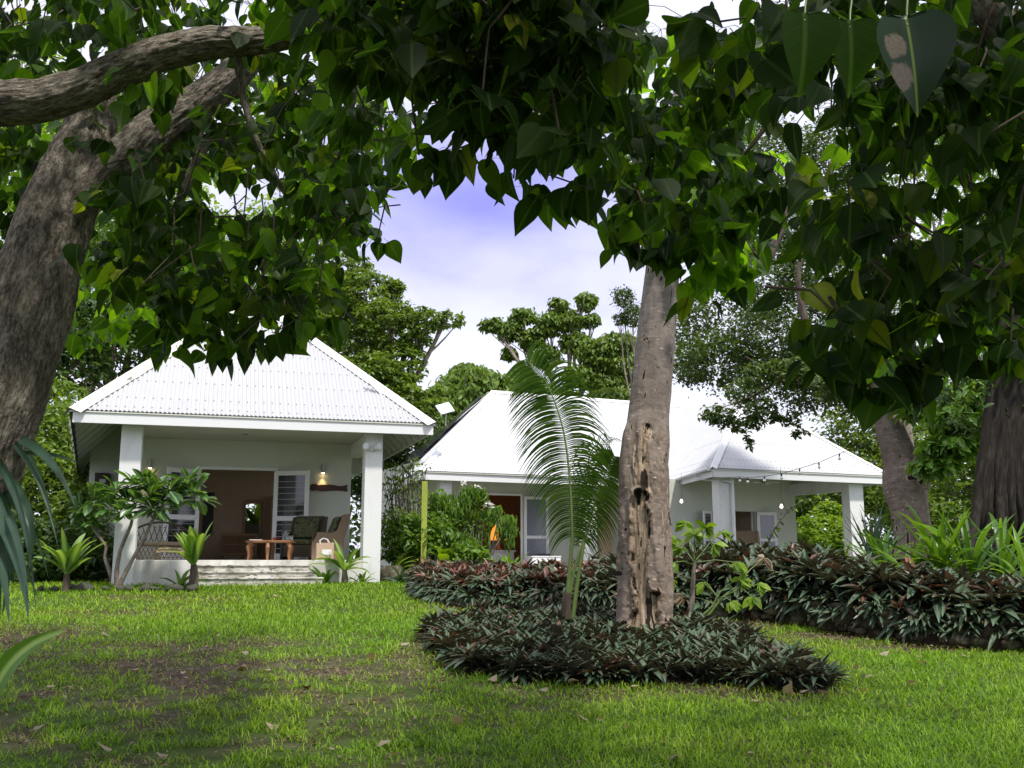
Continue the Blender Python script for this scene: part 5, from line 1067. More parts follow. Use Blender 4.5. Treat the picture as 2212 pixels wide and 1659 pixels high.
# the three large near leaves, one with brown dead patches
def bigleaf(u, v, Yd, size, axu, tilt, patch=False, r=.4):
    m_ = M['heart']
    if patch:
        m_, t = newmat('blotched_heart_leaf'); L = attr(t, 'luv', 'Vector'); 
        def spot(cx_, cy_, r_):
            d = N(t, 'ShaderNodeVectorMath', {0: L, 1: (cx_, cy_, 0)}, operation='DISTANCE').outputs['Value']; n_ = noise_(t, 9, 4, .6, L); s_ = N(t, 'ShaderNodeMath', {0: n_, 1: .16, 2: d}, operation='MULTIPLY_ADD').outputs[0]; return N(t, 'ShaderNodeMapRange', {'Value': s_, 'From Min': r_ + .07, 'From Max': r_ + .1, 'To Min': 1, 'To Max': 0}).outputs[0]
        k_ = N(t, 'ShaderNodeMath', {0: spot(.2, .25, .13), 1: spot(.17, .58, .14)}, operation='MAXIMUM').outputs[0]
        c = mix(t, k_, (.012, .038, .010), mix(t, noise_(t, 30, 4, .6, L), (.07, .05, .035), (.30, .25, .19))); ax = N(t, 'ShaderNodeMath', {0: N(t, 'ShaderNodeSeparateXYZ', {'Vector': L}).outputs[0]}, operation='ABSOLUTE').outputs[0]
        c = mix(t, N(t, 'ShaderNodeMapRange', {'Value': ax, 'From Min': .008, 'From Max': .02, 'To Min': 1, 'To Max': 0}).outputs[0], c, (.18, .25, .04))
        b = N(t, 'ShaderNodeBsdfPrincipled', {'Base Color': c, 'Roughness': .35}); tr_ = N(t, 'ShaderNodeBsdfTranslucent', {'Color': c}); N(t, 'ShaderNodeOutputMaterial', {'Surface': N(t, 'ShaderNodeMixShader', {0: .3, 1: b.outputs[0], 2: tr_.outputs[0]}).outputs[0]})
    mb = MB(); p = P(u, v, Yd); A = frames(np.array([[axu, tilt, -1.]]), np.array([[-.12 if patch else .2, -1.2, .45]])) * size; T = tmpl([(-.10, .06), (-.12, .2), (-.07, .31), (.06, .41), (.22, .44), (.40, .40), (.58, .30), (.75, .18), (.88, .08), (1.0, .004)], 9, .16, .22, .35); mb.inst(T, p[None], A, np.array([r])); 
    mb.tube([p, p + (.01, .02, .05), p + (.04, .06, .16)], .0025, 5, 1); tag(mb.build('leaf', [m_, M['stem_g']], tr, ro, smooth=True), 'large near leaf with dead brown patches' if patch else None)
bigleaf(1738, 45, 2.1, .165, .0, .1, r=.25); bigleaf(1836, 60, 2.2, .16, .1, .2, r=.2); bigleaf(1960, 55, 1.95, .19, .12, .0, True)
twigs(tr, ro, [([(2110,-60),(2150,40),(2195,120),(2260,220)], 3.6, .06, .075), ([(2260,520),(2150,590),(2050,650),(1970,690),(1925,715)], 4.2, .022, .012), ([(1925,715),(1880,760),(1830,790)], 4.3, .010, .006), ([(2150,590),(2080,560),(2020,520)], 4.2, .012, .008), ([(1790,640),(1830,700),(1870,740)], 4.0, .010, .006)], M['bark_l'])

# ================================================================== BACKGROUND TREES
def gp(u, Y, z=1.0): q = P(u, 1205, Y); return (q[0], Y, z)
tree('rain_tree', 'broad dark green tree with layered branches rising behind the pavilion roof', gp(800, 39), [B(790,640,39,75,60), B(740,740,39,110,90), B(840,700,38,75,60), B(905,690,38,55,30), B(965,690,38,38,20), B(860,790,38,60,60), B(800,820,37,90,60), B(870,870,37,60,45), B(760,580,40,50,40), B(850,620,39,25,18,1200), B(700,660,40,90,90), B(910,880,38,40,40), B(900,735,38,35,18), B(640,600,40,80,80), B(940,860,38,20,30)], RHOMB, .20, M['lf_mid'], M['bark_g'], .35, 36000, sub=.22, flat=.3, per=16)
tree('broadleaf_tree', 'bright green domed tree with drooping leaf whorls beyond the bungalow roof', gp(1040, 47), [B(1020,840,47,75,48), B(1090,860,47,70,55), B(960,880,46,55,50), B(1000,800,48,28,22), B(1150,850,47,50,35), B(1210,860,48,40,25), B(1130,810,48,22,18,900), B(1330,860,48,60,25), B(890,900,45,30,40)], OVAL, .30, M['lf_mid'], M['bark_g'], .35, 20000, droop=.9, sub=.2, flat=.5, per=10)
tree('candle_tree', 'open pale-branched tree of tufted leaf clusters standing against the white sky', gp(1215, 54), [B(1065,700,54,28,16), B(1100,715,54,30,22), B(1130,680,54,30,18), B(1150,730,54,30,22), B(1190,700,54,38,26), B(1205,660,54,22,18), B(1235,690,54,30,22), B(1265,650,54,24,20), B(1278,690,54,18,16), B(1245,740,54,36,25), B(1180,770,54,30,24), B(1290,760,53,45,30), B(1335,740,53,40,25), B(1345,790,53,45,32), B(1260,810,53,45,24), B(1100,760,54,15,14,600), B(1320,830,53,50,18), B(1150,820,54,26,10,400)], OVAL, .27, M['lf_mid'], M['bark_g'], .3, 15000, droop=.7, sub=.28, flat=.5, per=9, wander=2)
tree('distant_shade_tree', 'small-leaved grey-green tree glimpsed just left of the scarred trunk', gp(1420, 46), [B(1345,640,46,22,20), B(1365,680,46,22,26), B(1340,690,46,14,14)], RHOMB, .14, M['lf_grey'], M['bark_g'], .12, 2200, sub=.5, flat=.6, per=10)
# forked tree at the right edge of the bungalow, long arm over its roof
fk = tree('fine_leaved_tree', 'tall fine-leaved tree spreading its grey-green crown above the bungalow wing', gp(1985, 24.5), [B(1560,780,24,100,55), B(1660,740,24,110,90), B(1500,700,25,55,80), B(1640,600,25,90,90), B(1720,480,25,70,90), B(1680,340,26,80,80), B(1770,600,24,80,90), B(1590,520,26,60,70), B(1800,330,26,70,90), B(1780,760,24,90,70), B(1490,790,25,45,40), B(1870,450,26,80,100), B(1900,680,25,90,100), B(1750,840,24,80,45), B(1610,850,22,50,30), B(1555,895,21,38,18,900), B(1600,915,21,45,14,700), B(1650,890,21,40,22,1000), B(1620,950,21,10,14,120), B(1710,905,21,26,18,400), B(1730,935,21,20,8,150), B(1600,260,27,60,50), B(1850,840,23,70,60), B(1960,820,23,70,80), B(1700,800,20.5,50,30), B(1790,830,20.5,60,30), B(1640,810,20.5,40,30,800)], RHOMB, .115, M['lf_grey'], M['bark_g'], .20, 60000, sub=.42, flat=.6, per=13, fk_=P(1900, 640, 24.5), br=[11, 12])
tk = empty('knotted_tree', gp(1955, 19.5), 'thick pale trunk with a dark knot and a short side fork behind the border', 'tree'); ko = tuple(tk.location)
def knot(TH, LN, VV, RAD):
    n = fbm(np.sin(TH) * 2, np.cos(TH) * 2, LN * 1.5, 4, 43); s = np.sin(TH); k = np.exp(-((s + .15) / .35) ** 2 - ((VV - 1030) / 26) ** 2) * (np.cos(TH) > 0)
    nn_ = fbm(s * 4, 0 * s, LN * 5, 3, 44); return (n - .5) * .35 * RAD + k * .14 * (nn_ * 1.6 - .3) + (np.exp(-((VV - 1045) / 40) ** 2)) * .04, 2.0 * (k * ss(.35, .6, nn_) > .5) + 2 * ss(.70, .72, fbm(s * 6, 0 * s, LN * 3, 3, 45)) * (np.cos(TH) > 0) * ss(1000, 1040, VV)
mb = MB(); trunk_mesh([(1215,1975,100),(1160,1972,80),(1100,1965,78),(1050,1955,84),(1000,1945,72),(950,1930,66),(900,1915,56),(820,1905,50),(700,1900,45)], 19.5, 20, 40, 120, knot, mb); mb.build('trunk', M['bark_m'], tk, ko, smooth=True)
mb = MB(); trunk_mesh([(1060,1965,60),(1010,1985,62),(975,2010,55),(945,2045,42),(915,2100,34),(880,2180,28),(850,2260,25)], 19.6, 19.5, 24, 60, knot, mb); mb.build('limb', M['bark_m'], tk, ko, smooth=True)
mb = MB()
for b in (B(1990,860,19,60,40), B(2080,900,18.5,70,30), B(2150,860,18.5,70,50), B(1900,800,20,60,50), B(2060,960,18.5,60,16), B(2020,1000,18.5,40,14)): leafcloud(mb, OVAL, b[0], b[1], 500, .26, 0, .4, .4, .4, 8)
mb.build('crown', M['lf_glossy'], tk, ko)
twigs(fk, tuple(fk.location), [([(1905,870),(1800,835),(1727,836),(1680,820),(1640,790),(1610,770)], 21, .10, .02), ([(1680,820),(1640,850),(1590,870),(1560,880)], 21, .03, .008), ([(1660,560),(1700,470),(1720,380),(1700,300)], 22, .09, .03), ([(1900,560),(1820,470),(1790,350)], 22, .10, .03), ([(1740,700),(1720,600),(1740,520)], 22, .09, .04)], M['bark_d'], 'limb')
# far right: bundle of aerial roots
ta = empty('banyan_tree', gp(2170, 15.5), 'dark banyan of fused hanging roots at the right edge of the garden', 'tree'); ao = tuple(ta.location); mb = MB()
for k_ in range(16):
    u0 = 2105 + k_ * 9 + random.uniform(-6, 6); limb(mb, [P(u0 - 20 + random.uniform(-20, 10) if k_ < 5 else u0, 1230, 15.5 + random.uniform(-.5, .5)), P(u0 + random.uniform(-8, 8), 1120, 15.5), P(2150 + (k_ - 5) * 6, 1000, 15.5), P(2165 + (k_ - 5) * 5, 850, 15.6), P(2185 + (k_ - 5) * 5, 650, 15.8), P(2200 + k_ * 4, 450, 16)], random.uniform(.05, .10), random.uniform(.04, .08), 7, .35)
mb.build('trunk', M['bark_k'], ta, ao, smooth=True); mb = MB(); leafcloud(mb, OVAL, P(2230, 600, 16), (1.5, 1, 2.4), 2600, .14, sub=.35); leafcloud(mb, OVAL, P(2120, 870, 16), (.8, .6, .5), 500, .12); mb.build('crown', M['lf_dark'], ta, ao)
# greenery behind and left of the pavilion
tree('mango_tree', 'dense dark glossy-leaved tree directly behind the left side of the pavilion roof', gp(250, 31), [B(250,720,31,130,90), B(350,700,32,100,80), B(150,780,30,90,80), B(200,640,32,150,80), B(420,620,33,120,90), B(300,560,33,150,80), B(60,700,31,100,110)], OVAL, .22, M['lf_dark'], M['bark_g'], .3, 14000, sub=.35, flat=.5, per=9)
tree('lime_tree', 'sunlit yellow-green tree glimpsed through the heart leaves at upper left', gp(120, 36), [B(130,480,36,150,120), B(330,450,37,130,110), B(60,300,36,140,120), B(620,500,38,120,80), B(480,520,38,100,70), B(250,330,38,140,90), B(40,130,36,120,90)], RHOMB, .24, M['lf_lime'], M['bark_g'], .3, 16000, sub=.35)
tree('bushy_tree', 'mid green leafy bush filling the gap left of the pavilion', gp(90, 24), [B(150,960,24,60,100), B(100,1060,23,80,110), B(40,980,24,90,120), B(170,1110,22,45,70), B(130,870,25,60,50), B(205,1160,22,30,60), B(20,860,25,70,90)], OVAL, .13, M['lf_mid'], M['bark_d'], .15, 15000, sub=.35, per=10)
tree('dark_hedge', 'shadowy low shrubs along the ground left of the pavilion', gp(100, 20), [B(60,1180,20,110,60), B(190,1190,20,60,50), B(130,1220,19.5,120,35), B(-80,1150,20,110,100)], OVAL, .16, M['lf_dark'], M['bark_d'], .06, 7000, sub=.4, cat='hedge')
tree('feathery_shrub', 'sunlit light green shrub seen under the bungalow wing eave', gp(1790, 37), [B(1780,1150,37,65,38), B(1740,1175,36,50,30), B(1830,1180,36,50,35), B(1790,1100,38,35,20,600), B(1880,1190,36,40,40)], RHOMB, .17, M['lf_lime'], M['bark_g'], .1, 11000, sub=.3, flat=.4, cat='shrub')
tree('backdrop_tree', 'dark green tree behind the right end of the bungalow wing', gp(1850, 43), [B(1790,1060,43,110,60), B(1900,1020,42,90,100), B(1990,1060,40,90,110), B(1860,930,43,90,70), B(1700,1080,44,60,50)], RHOMB, .24, M['lf_mid'], M['bark_g'], .25, 15000, sub=.35)
tree('backdrop_tree', 'green tree filling the gap between the knotted trunk and the banyan', gp(2090, 34), [B(2090,1040,34,90,100), B(2170,1000,34,90,110), B(2060,1130,33,70,50), B(2100,900,35,90,70), B(2240,1100,33,80,80), B(1950,1080,33,60,70), B(2000,960,34,60,60)], RHOMB, .20, M['lf_mid'], M['bark_g'], .22, 14000, sub=.3)
tree('backdrop_tree', 'thin-crowned tree letting white sky through high at the right edge', gp(2110, 40), [B(2080,800,40,110,70), B(2200,700,40,110,120), B(2000,600,40,80,100), B(2150,450,40,120,120), B(2000,350,40,90,90)], RHOMB, .22, M['lf_mid'], M['bark_g'], .25, 8000, sub=.4)
tree('backdrop_tree', 'green tree standing low in the gap between the two roofs', gp(880, 42), [B(880,960,42,80,60), B(800,1000,42,80,80), B(930,930,43,50,40)], RHOMB, .22, M['lf_dark'], M['bark_g'], .2, 8000, sub=.35)
# far wood closing every low gap
mb = MB()
for k_ in range(70):
    a = -1.0 + 2.0 * k_ / 69; Yd = random.uniform(62, 74); x_ = math.tan(a) * Yd; leafcloud(mb, RHOMB, (x_, Yd, 4.5 + random.uniform(-1, 1.5)), (4.2, 3, 4.2 + (a < -.2) * 2), 520, .55, 0, .3, .5, .35, 13)
tag(mb.build('far_wood', M['lf_dark']), 'dark far-off belt of trees closing the garden behind both houses', 'wood', kind='stuff')

# ================================================================== GARDEN PLANTS
def pt(u, v, Y): return P(u, v, Y)
# young coconut palm
def frond(mb, path, ll, n, droop, r=.018, mat=0, matr=1, w_=.016, side=(1, -1), spread=None, up=.12, rows=7):
    path = np.array(path, float); m = 40; t = np.linspace(0, len(path) - 1, m); q = np.stack([np.interp(t, np.arange(len(path)), path[:, a]) for a in range(3)], 1)
    for _ in range(6): q[1:-1] = (q[:-2] + 2 * q[1:-1] + q[2:]) / 4
    mb.tube(q, np.linspace(r, r * .2, m), 6, matr); T = np.gradient(q, axis=0); T /= np.linalg.norm(T, axis=1)[:, None]
    view = np.array([0, -1., 0])
    for k in range(n):
        s = (k + random.random() * .4) / n; i0 = s * (m - 1); i_ = int(i0); p0 = q[i_] + (q[min(m-1, i_+1)] - q[i_]) * (i0 - i_); tt = T[i_]; sd_ = np.cross(tt, view); sd_ /= np.linalg.norm(sd_)
        L = ll * (math.sin(math.pi * (.12 + .80 * s)) ** .6) * random.uniform(.88, 1.08)
        for sg in side:
            d = sd_ * sg * (.95) + tt * (up + .5 * s) + np.array([0, random.uniform(-.25, .15), 0]); d /= np.linalg.norm(d); p = p0.copy(); V = []; Lv = []
            for i in range(rows + 1):
                f = i / rows
                if i: dd = d + np.array([0, 0, -1]) * droop * (1.25 - .75 * s) * (f ** 1.2) * random.uniform(.95, 1.05); dd /= np.linalg.norm(dd); p = p + dd * L / rows
                ww = w_ * (.5 + .5 * min(1, f * 5)) * (1 - f ** 3 * .93); nrm = np.cross(d, tt); nrm /= np.linalg.norm(nrm) + 1e-9; s2 = tt * ww * .8 + np.array([0, -.4, 0]) * ww
                V += [p - s2, p + s2]; Lv += [(-1, f, 0), (1, f, 0)]
            F = np.array([(i*2, i*2+1, i*2+3, i*2+2) for i in range(rows)]); mb.add(np.array(V), F, mat, random.random(), Lv)
yp = G(1226, 1362)[1] - .3; tp = empty('young_coconut_palm', G(1226, 1362) - (0, .3, 0), 'young coconut palm with one tall upright frond growing from the oval bed', 'palm'); po = tuple(tp.location)
def fr_build(name, uv, Yd, *a, **k):
    mb = MB(); frond(mb, [P(u, v, Yd + (i_ * k.get('dy', 0))) for i_, (u, v) in enumerate(uv)], *a, **{q: w for q, w in k.items() if q != 'dy'}); mb.build(name, [M['palm'], M['stem_g']], tp, po, smooth=True)
fr_build('frond', [(1236,1160),(1234,1080),(1228,1000),(1218,930),(1200,870),(1175,815),(1135,775)], yp, .74, 110, 2.2, w_=.013)
fr_build('frond', [(1262,1170),(1278,1110),(1292,1060),(1310,1015),(1328,985)], yp + .2, .50, 64, 2.6, w_=.012)
fr_build('frond', [(1246,1180),(1262,1100),(1276,1040),(1270,990),(1285,960),(1318,960)], yp + .5, .45, 44, 2.8, w_=.010)
for uvs, r0, r1 in (([(1226,1300),(1229,1260),(1232,1220),(1237,1150)], .032, .02), ([(1229,1300),(1238,1240),(1252,1190),(1275,1130)], .022, .012), ([(1236,1340),(1248,1250),(1262,1170)], .03, .02)):
    mb = MB(); limb(mb, [P(u, v, yp) for u, v in uvs], r0, r1, 8, .08); mb.build('leaf_stalk', M['stem_g'], tp, po, smooth=True)
mb = MB(); limb(mb, [P(1222, 1375, yp), P(1223, 1330, yp), P(1227, 1280, yp)], .075, .045, 10, .3); mb.build('trunk', M['bark_d'], tp, po, smooth=True)
mb = MB(); straps(mb, np.array(P(1214, 1360, yp)) - po, 3, .35, .03, (60, 85), (10, 40)); 
o = mb.build('sheath', M['bark_d'], tp); 
# frangipani in front of the left post
def frangipani(name, label, base, stems, tips, L=.30, per=11, depth=17.4):
    t = empty(name, base, label, 'shrub'); o = tuple(float(q) for q in base)
    for st in stems: mb = MB(); q = [P(u, v, depth + dy) for u, v, dy in st[0]]; limb(mb, q, st[1], st[2], 8, .2); mb.build('stem', M['bark_g'], t, o, smooth=True)
    mb = MB()
    for (u, v, dy) in tips:
        c = P(u, v, depth + dy); n = per; a = rng.random(n) * 6.283; e = np.radians(rng.uniform(-25, 70, n)); d = np.stack([np.cos(a) * np.cos(e), np.sin(a) * np.cos(e), np.sin(e)], 1); nr = np.stack([-np.cos(a) * .5, -np.sin(a) * .5, np.ones(n)], 1) + rng.normal(size=(n, 3)) * .25
        A = frames(d, nr) * (L * rng.uniform(.6, 1.1, n))[:, None, None]; A[:, :, 0] *= 1.15; mb.inst(SPAT, c + d * .04, A, rng.random(n))
    mb.build('leaves', M['frangi'], t, o, smooth=True); return t
frangipani('frangipani', 'frangipani shrub with forked grey stems and paddle leaves before the left post', gp(252, 17.3, .99), [
    ([(252,1268,0),(252,1225,0),(262,1180,0),(290,1120,0),(268,1095,0)], .045, .022), ([(256,1268,0),(285,1210,0),(312,1165,0),(330,1120,0),(368,1075,0),(390,1060,0)], .04, .016),
    ([(290,1120,0),(300,1100,0),(335,1120,.1),(352,1125,.1)], .022, .014), ([(268,1095,0),(255,1075,0)], .02, .012), ([(330,1120,0),(345,1080,0),(350,1060,0)], .02, .012), ([(290,1120,0),(320,1085,-.1)], .018, .01)],
    [(250,1062,0),(232,1080,.2),(300,1090,-.2),(325,1072,-.1),(345,1055,0),(290,1050,0),(275,1085,0),(392,1052,0),(420,1065,0),(405,1045,.1),(375,1075,0),(330,1100,-.1),(205,1085,.3),(240,1100,0),(355,1095,0),(430,1080,.1),(315,1050,0),(365,1060,-.2),(270,1110,-.1)], .37, 14)
frangipani('frangipani', 'smaller frangipani with a crooked bare stem left of the left post', gp(222, 18.5, 1.0), [([(243,1262,0),(238,1235,0),(225,1205,0),(232,1180,0),(205,1150,0),(190,1120,0)], .045, .015)], [(188,1110,0),(170,1100,.1),(210,1100,.1),(200,1130,0),(180,1140,.2),(220,1125,0)], .34, 12, 18.5)
CR = 'crinum lilies around the pavilion'
strap_plant('crinum_lily', 'tall bright green crinum lily on a brown stump left of the steps', gp(420, 17.2, 1.0), 14, .85, .075, M['lf_glossy'], (40, 85), (10, 60), group=CR, stem=.36, stem_r=.075, shape='leaf')
strap_plant('crinum_lily', 'small dark green crinum lily right beside the stump of the tall one', gp(392, 17.4, 1.0), 13, .45, .04, M['strap'], (25, 80), (20, 80), group=CR)
strap_plant('crinum_lily', 'bright crinum lily on a pale stump right of the steps', gp(745, 18.9, 1.0), 14, .72, .07, M['lf_glossy'], (15, 80), (20, 70), group=CR, stem=.26, stem_r=.06, shape='leaf', stemmat=M['bark_g'])
strap_plant('crinum_lily', 'low crinum lily with arching leaves at the right end of the steps', gp(704, 18.8, 1.0), 13, .48, .036, M['strap'], (25, 80), (20, 90), group=CR)
strap_plant('crinum_lily', 'lowest spiky lily at the foot of the right pavilion post', gp(783, 19, 1.0), 13, .38, .026, M['strap'], (25, 80), (20, 90), group=CR)
strap_plant('cordyline', 'young broad-leaved cordyline on a brown stem in the shade at left', gp(147, 16.8, .96), 14, .8, .08, M['lf_glossy'], (40, 85), (10, 60), stem=.26, stem_r=.06, shape='leaf', r=.2)
strap_plant('shell_ginger', 'broad-leaved ginger clump against the right side of the right post', gp(835, 20.6, 1.0), 16, .95, .07, M['lf_glossy'], (35, 80), (30, 80), shape='leaf', az=.1, group='ginger plants between the houses')
strap_plant('shell_ginger', 'upright ginger seen in the slot between pavilion wall and right post', gp(768, 22.5, 1.0), 15, 1.1, .10, M['lf_glossy'], (50, 86), (10, 50), shape='leaf', group='ginger plants between the houses')
for u, v, Yd, n, lb in ((960,1205,20.5,5,'young banana plant with one upright paddle leaf behind the timber post'), (1055,1170,22,6,'banana plant with pale leaves reaching out in front of the bungalow wall'), (545,1190,0,0,'')):
    if n:
        t = strap_plant('banana_plant', lb, gp(u, Yd, 1.0), n, .62 if u < 1000 else .55, .10, M['lf_lime'], (35, 88), (30, 100), 'banana plant', stem=.35 if u < 1000 else 1.15, stem_r=.05, shape='leaf', r=.25, stemmat=M['stem_g'])
for dx_ in (0.,): strap_plant('banana_plant', 'banana plant seen over the grey wall through the back doorway', H1.wor((wx0 + .45, BY + 2.4, 1.3)), 12, 1.3, .2, M['lf_lime'], (20, 85), (30, 100), 'banana plant', stem=.7, shape='leaf')
# cascading white-flowered shrub and tangled dry climber between the houses
def shrub(name, label, base, blobs, T, size, mat, n, sub=.35, stemm=None, per=9, droop=.4, cat='shrub', stems=10, flowers=0, group=None):
    t = empty(name, base, label, cat, group); o = tuple(float(q) for q in base); mb = MB(); tot = sum(b[2] for b in blobs)
    for C_, Rd, w_ in blobs: leafcloud(mb, T, C_, Rd, n * w_ / tot, size, 0, droop, .6, sub, per)
    mb.build('foliage', mat, t, o, smooth=False); mb = MB()
    for k in range(stems):
        b = random.choice(blobs); e = b[0] + rdir(1)[0] * b[1] * .8; s_ = np.array(base) + (random.uniform(-.15, .15), random.uniform(-.15, .15), 0); limb(mb, [s_, (s_ + e) / 2 + rng.normal(size=3) * .12, e], .018, .006, 5)
    mb.build('stems', stemm or M['bark_g'], t, o, smooth=True)
    if flowers:
        for k in range(flowers):
            b = random.choice(blobs[:2]); c = b[0] + (random.uniform(-.8, .8) * b[1][0], -.8 * b[1][1], b[1][2] * random.uniform(.4, 1.1)); mb = MB(); n_ = 10; mb.inst(OVAL, np.tile(c, (n_, 1)) + rng.normal(size=(n_, 3)) * .02, frames(rdir(n_), rdir(n_)) * .07, np.full(n_, .5)); mb.build('flower', M['flower'], t, o)
    return t
shrub('cascade_shrub', 'tall drooping bright green shrub with white flowers in front of the bungalow wall', gp(1030, 21.5), [B(1020,1068,21.5,34,20), B(1062,1105,21.5,24,16), B(1095,1132,21.3,20,24), B(990,1100,21.5,40,24), B(955,1080,21.5,30,16), B(985,1175,21,45,26), B(1020,1205,21,40,14), B(1100,1165,21.3,10,20)], LANCE2, .15, M['lf_shrub'], 2500, .35, M['bark_g'], 8, 1.1, flowers=7, stems=26)
shrub('tangled_climber', 'brown twiggy climber tangled over the corner behind the right post', gp(880, 22.5), [B(880,1075,22.5,45,60), B(850,1040,22.5,30,40), B(895,1010,22.5,35,20), B(860,1140,22,45,45), B(900,1150,22,30,50)], OVAL, .07, M['lf_mid'], 1500, .4, M['bark_d'], 6, .5, stems=90)
shrub('leafy_bush', 'bright leafy bush at ground level behind the timber post', gp(900, 21), [B(870,1165,21,50,50), B(930,1160,21,55,50), B(985,1140,21.8,55,50), B(945,1095,21.8,30,30,900), B(1010,1195,20.5,45,22)], OVAL, .12, M['lf_shrub'], 5200, .4, stems=12)
strap_plant('spider_lily', 'bright upright spider lily in front of the bungalow door frame', gp(1103, 20, 1.2), 24, .55, .035, M['strap'], (40, 86), (20, 70), group='strap-leaved lilies in the border', r=.9)
rh = 'large oyster plants behind the border edge'
for i_, (u, Yd) in enumerate(((870, 18.6), (905, 18.2), (940, 18.4), (975, 18.8), (1010, 19), (950, 17.6))): strap_plant('dark_lily', ['dark clump with green straps beside the pale boulder', 'dark leafy clump just left of the timber post', 'dark leafy clump right under the timber post', 'dark leafy clump just right of the timber post', 'dark leafy clump below the white-flowered shrub', 'low dark leafy clump at the left tip of the border'][i_], gp(u, Yd, 1.02), 22, .42, .035, M['strap_dark'], (20, 80), (20, 80), group=rh)
SL = 'strap-leaved lilies in the border'
for u, Yd, z, n, L, el, lb, m_ in ((1905,15.5,1.25,26,.75,(35,85),'light green strap lily under the right wing post','strap'), (2030,13.2,1.25,30,.95,(25,85),'largest light green strap lily below the knotted trunk','strap'), (2095,13.0,1.2,26,1.0,(40,86),'tall upright strap lily between the knotted trunk and the banyan','strap'), (2165,13.4,1.2,26,1.05,(40,86),'tall strap lily in front of the banyan roots','strap'), (1960,14.2,1.2,22,.7,(15,75),'spreading strap lily left of the largest one','strap'), (2215,12.6,1.1,24,.8,(20,85),'strap lily cut by the right edge of the photo','strap'), (1820,15.8,1.25,14,.45,(30,85),'short lime strap lily poking up right of the wing wall','lf_lime'), (1775,16,1.2,12,.42,(35,85),'short lime strap lily below the wing wall corner','lf_lime'), (1690,16.5,1.1,12,.4,(30,85),'short pale strap lily under the wing porch','lf_lime'), (1990,12.4,1.1,12,.36,(30,85),'small bright lily among the purple leaves','lf_lime')):
    strap_plant('strap_lily', lb, gp(u, Yd, z), n, L * 1.2, .032, M[m_], el, (20, 100), group=SL, rows=10)
strap_plant('spiky_yucca', 'dark spiky upright clump left of the knotted trunk', gp(1885, 18, 1.3), 60, 1.15, .018, M['strap_dark'], (45, 88), (5, 35), group=None)
strap_plant('palm_seedling', 'small fan of pale fronds right of the knotted trunk', gp(2045, 18.5, 1.5), 22, .9, .03, M['lf_lime'], (20, 85), (30, 90))
# papaya-like plant right of the scarred tree
tc_ = empty('papaya_plant', G(1484, 1362), 'spindly papaya-like plant with wilted fingered leaves right of the scarred trunk', 'plant'); co = tuple(tc_.location); Yc = co[1]
for uvs, r0, r1 in (([(1478,1368),(1488,1340),(1496,1290),(1498,1240),(1502,1210)], .045, .02), ([(1500,1365),(1530,1330),(1560,1290),(1590,1268)], .022, .01), ([(1505,1340),(1540,1310),(1550,1285)], .018, .008)):
    mb = MB(); limb(mb, [P(u, v, Yc) for u, v in uvs], r0, r1, 8, .15); mb.build('stem', M['bark_g'] if r0 > .04 else M['stem_g'], tc_, co, smooth=True)
mbp = MB(); mb = MB()
for u, v, u2, v2 in [(1500,1215,1460,1165),(1500,1212,1480,1130),(1502,1210,1525,1140),(1502,1212,1560,1150),(1503,1215,1590,1215),(1500,1220,1455,1215),(1502,1214,1545,1175),(1500,1215,1470,1185),(1500,1212,1500,1155),(1590,1268,1650,1205),(1560,1290,1640,1262),(1550,1285,1600,1250),(1550,1290,1520,1260),(1545,1305,1475,1290),(1590,1268,1625,1290),(1555,1290,1580,1300),(1498,1250,1450,1250)]:
    a_p = P(u, v, Yc); e = P(u2, v2, Yc + random.uniform(-.3, .3)); mbp.tube([a_p, (a_p + e) / 2 + (0, 0, .03), e], [.008, .006, .005], 5); n = 9; an = np.linspace(-1.9, 1.9, n) + random.uniform(-.3, .3); out_ = e - a_p; out_ /= np.linalg.norm(out_); si = np.cross(out_, [0, -.7, .7]); si /= np.linalg.norm(si)
    d = out_[None] * np.cos(an)[:, None] + si[None] * np.sin(an)[:, None] + np.array([0, 0, -.75]) + rng.normal(size=(n, 3)) * .15; mb.inst(OVAL, np.tile(e, (n, 1)), frames(d, np.array([[0, -.6, .8]]) + rng.normal(size=(n, 3)) * .3) * (.15 * rng.uniform(.7, 1.2, n))[:, None, None], rng.random(n), 1 if random.random() < .15 else 0)
mb.build('leaves', [M['lf_lime'], M['dead']], tc_, co); mbp.build('leaf_stalks', M['stem_g'], tc_, co, smooth=True)
# dark climbing twig beside the wing
tw = empty('climbing_vine', gp(1655, 15, 1.3), 'dark twining twig with small withered leaves rising in front of the wing', 'vine'); wo = tuple(tw.location); mb = MB(); uvs = [(1650,1215),(1655,1180),(1680,1130),(1710,1095),(1740,1080),(1765,1075)]; q = [P(u, v, 15) for u, v in uvs]; limb(mb, q, .016, .006, 6, .3); limb(mb, [P(1700,1105,15), P(1690,1080,15)], .008, .004, 5); mb.build('stem', M['bark_d'], tw, wo, smooth=True)
mb = MB(); q = np.array(q)
for _ in range(70):
    s_ = random.random() * (len(q) - 1); i_ = int(s_); c = q[i_] + (q[i_+1] - q[i_]) * (s_ - i_) + rng.normal(size=3) * .03; mb.inst(OVAL, c[None], frames(rdir(1) + (0, 0, -.6), rdir(1)) * random.uniform(.05, .11), np.array([.1 if random.random() < .7 else .8]), 0 if random.random() < .75 else 1)
mb.build('leaves', [M['lf_dark'], M['lf_lime']], tw, wo)
tw = empty('climbing_vine', gp(1890, 16, 1.3), 'short dark withered twig beside the right wing post', 'vine'); wo = tuple(tw.location); mb = MB(); limb(mb, [P(1890,1190,16), P(1880,1130,16), P(1858,1090,16)], .01, .004, 5); mb.build('stem', M['bark_d'], tw, wo); mb = MB()
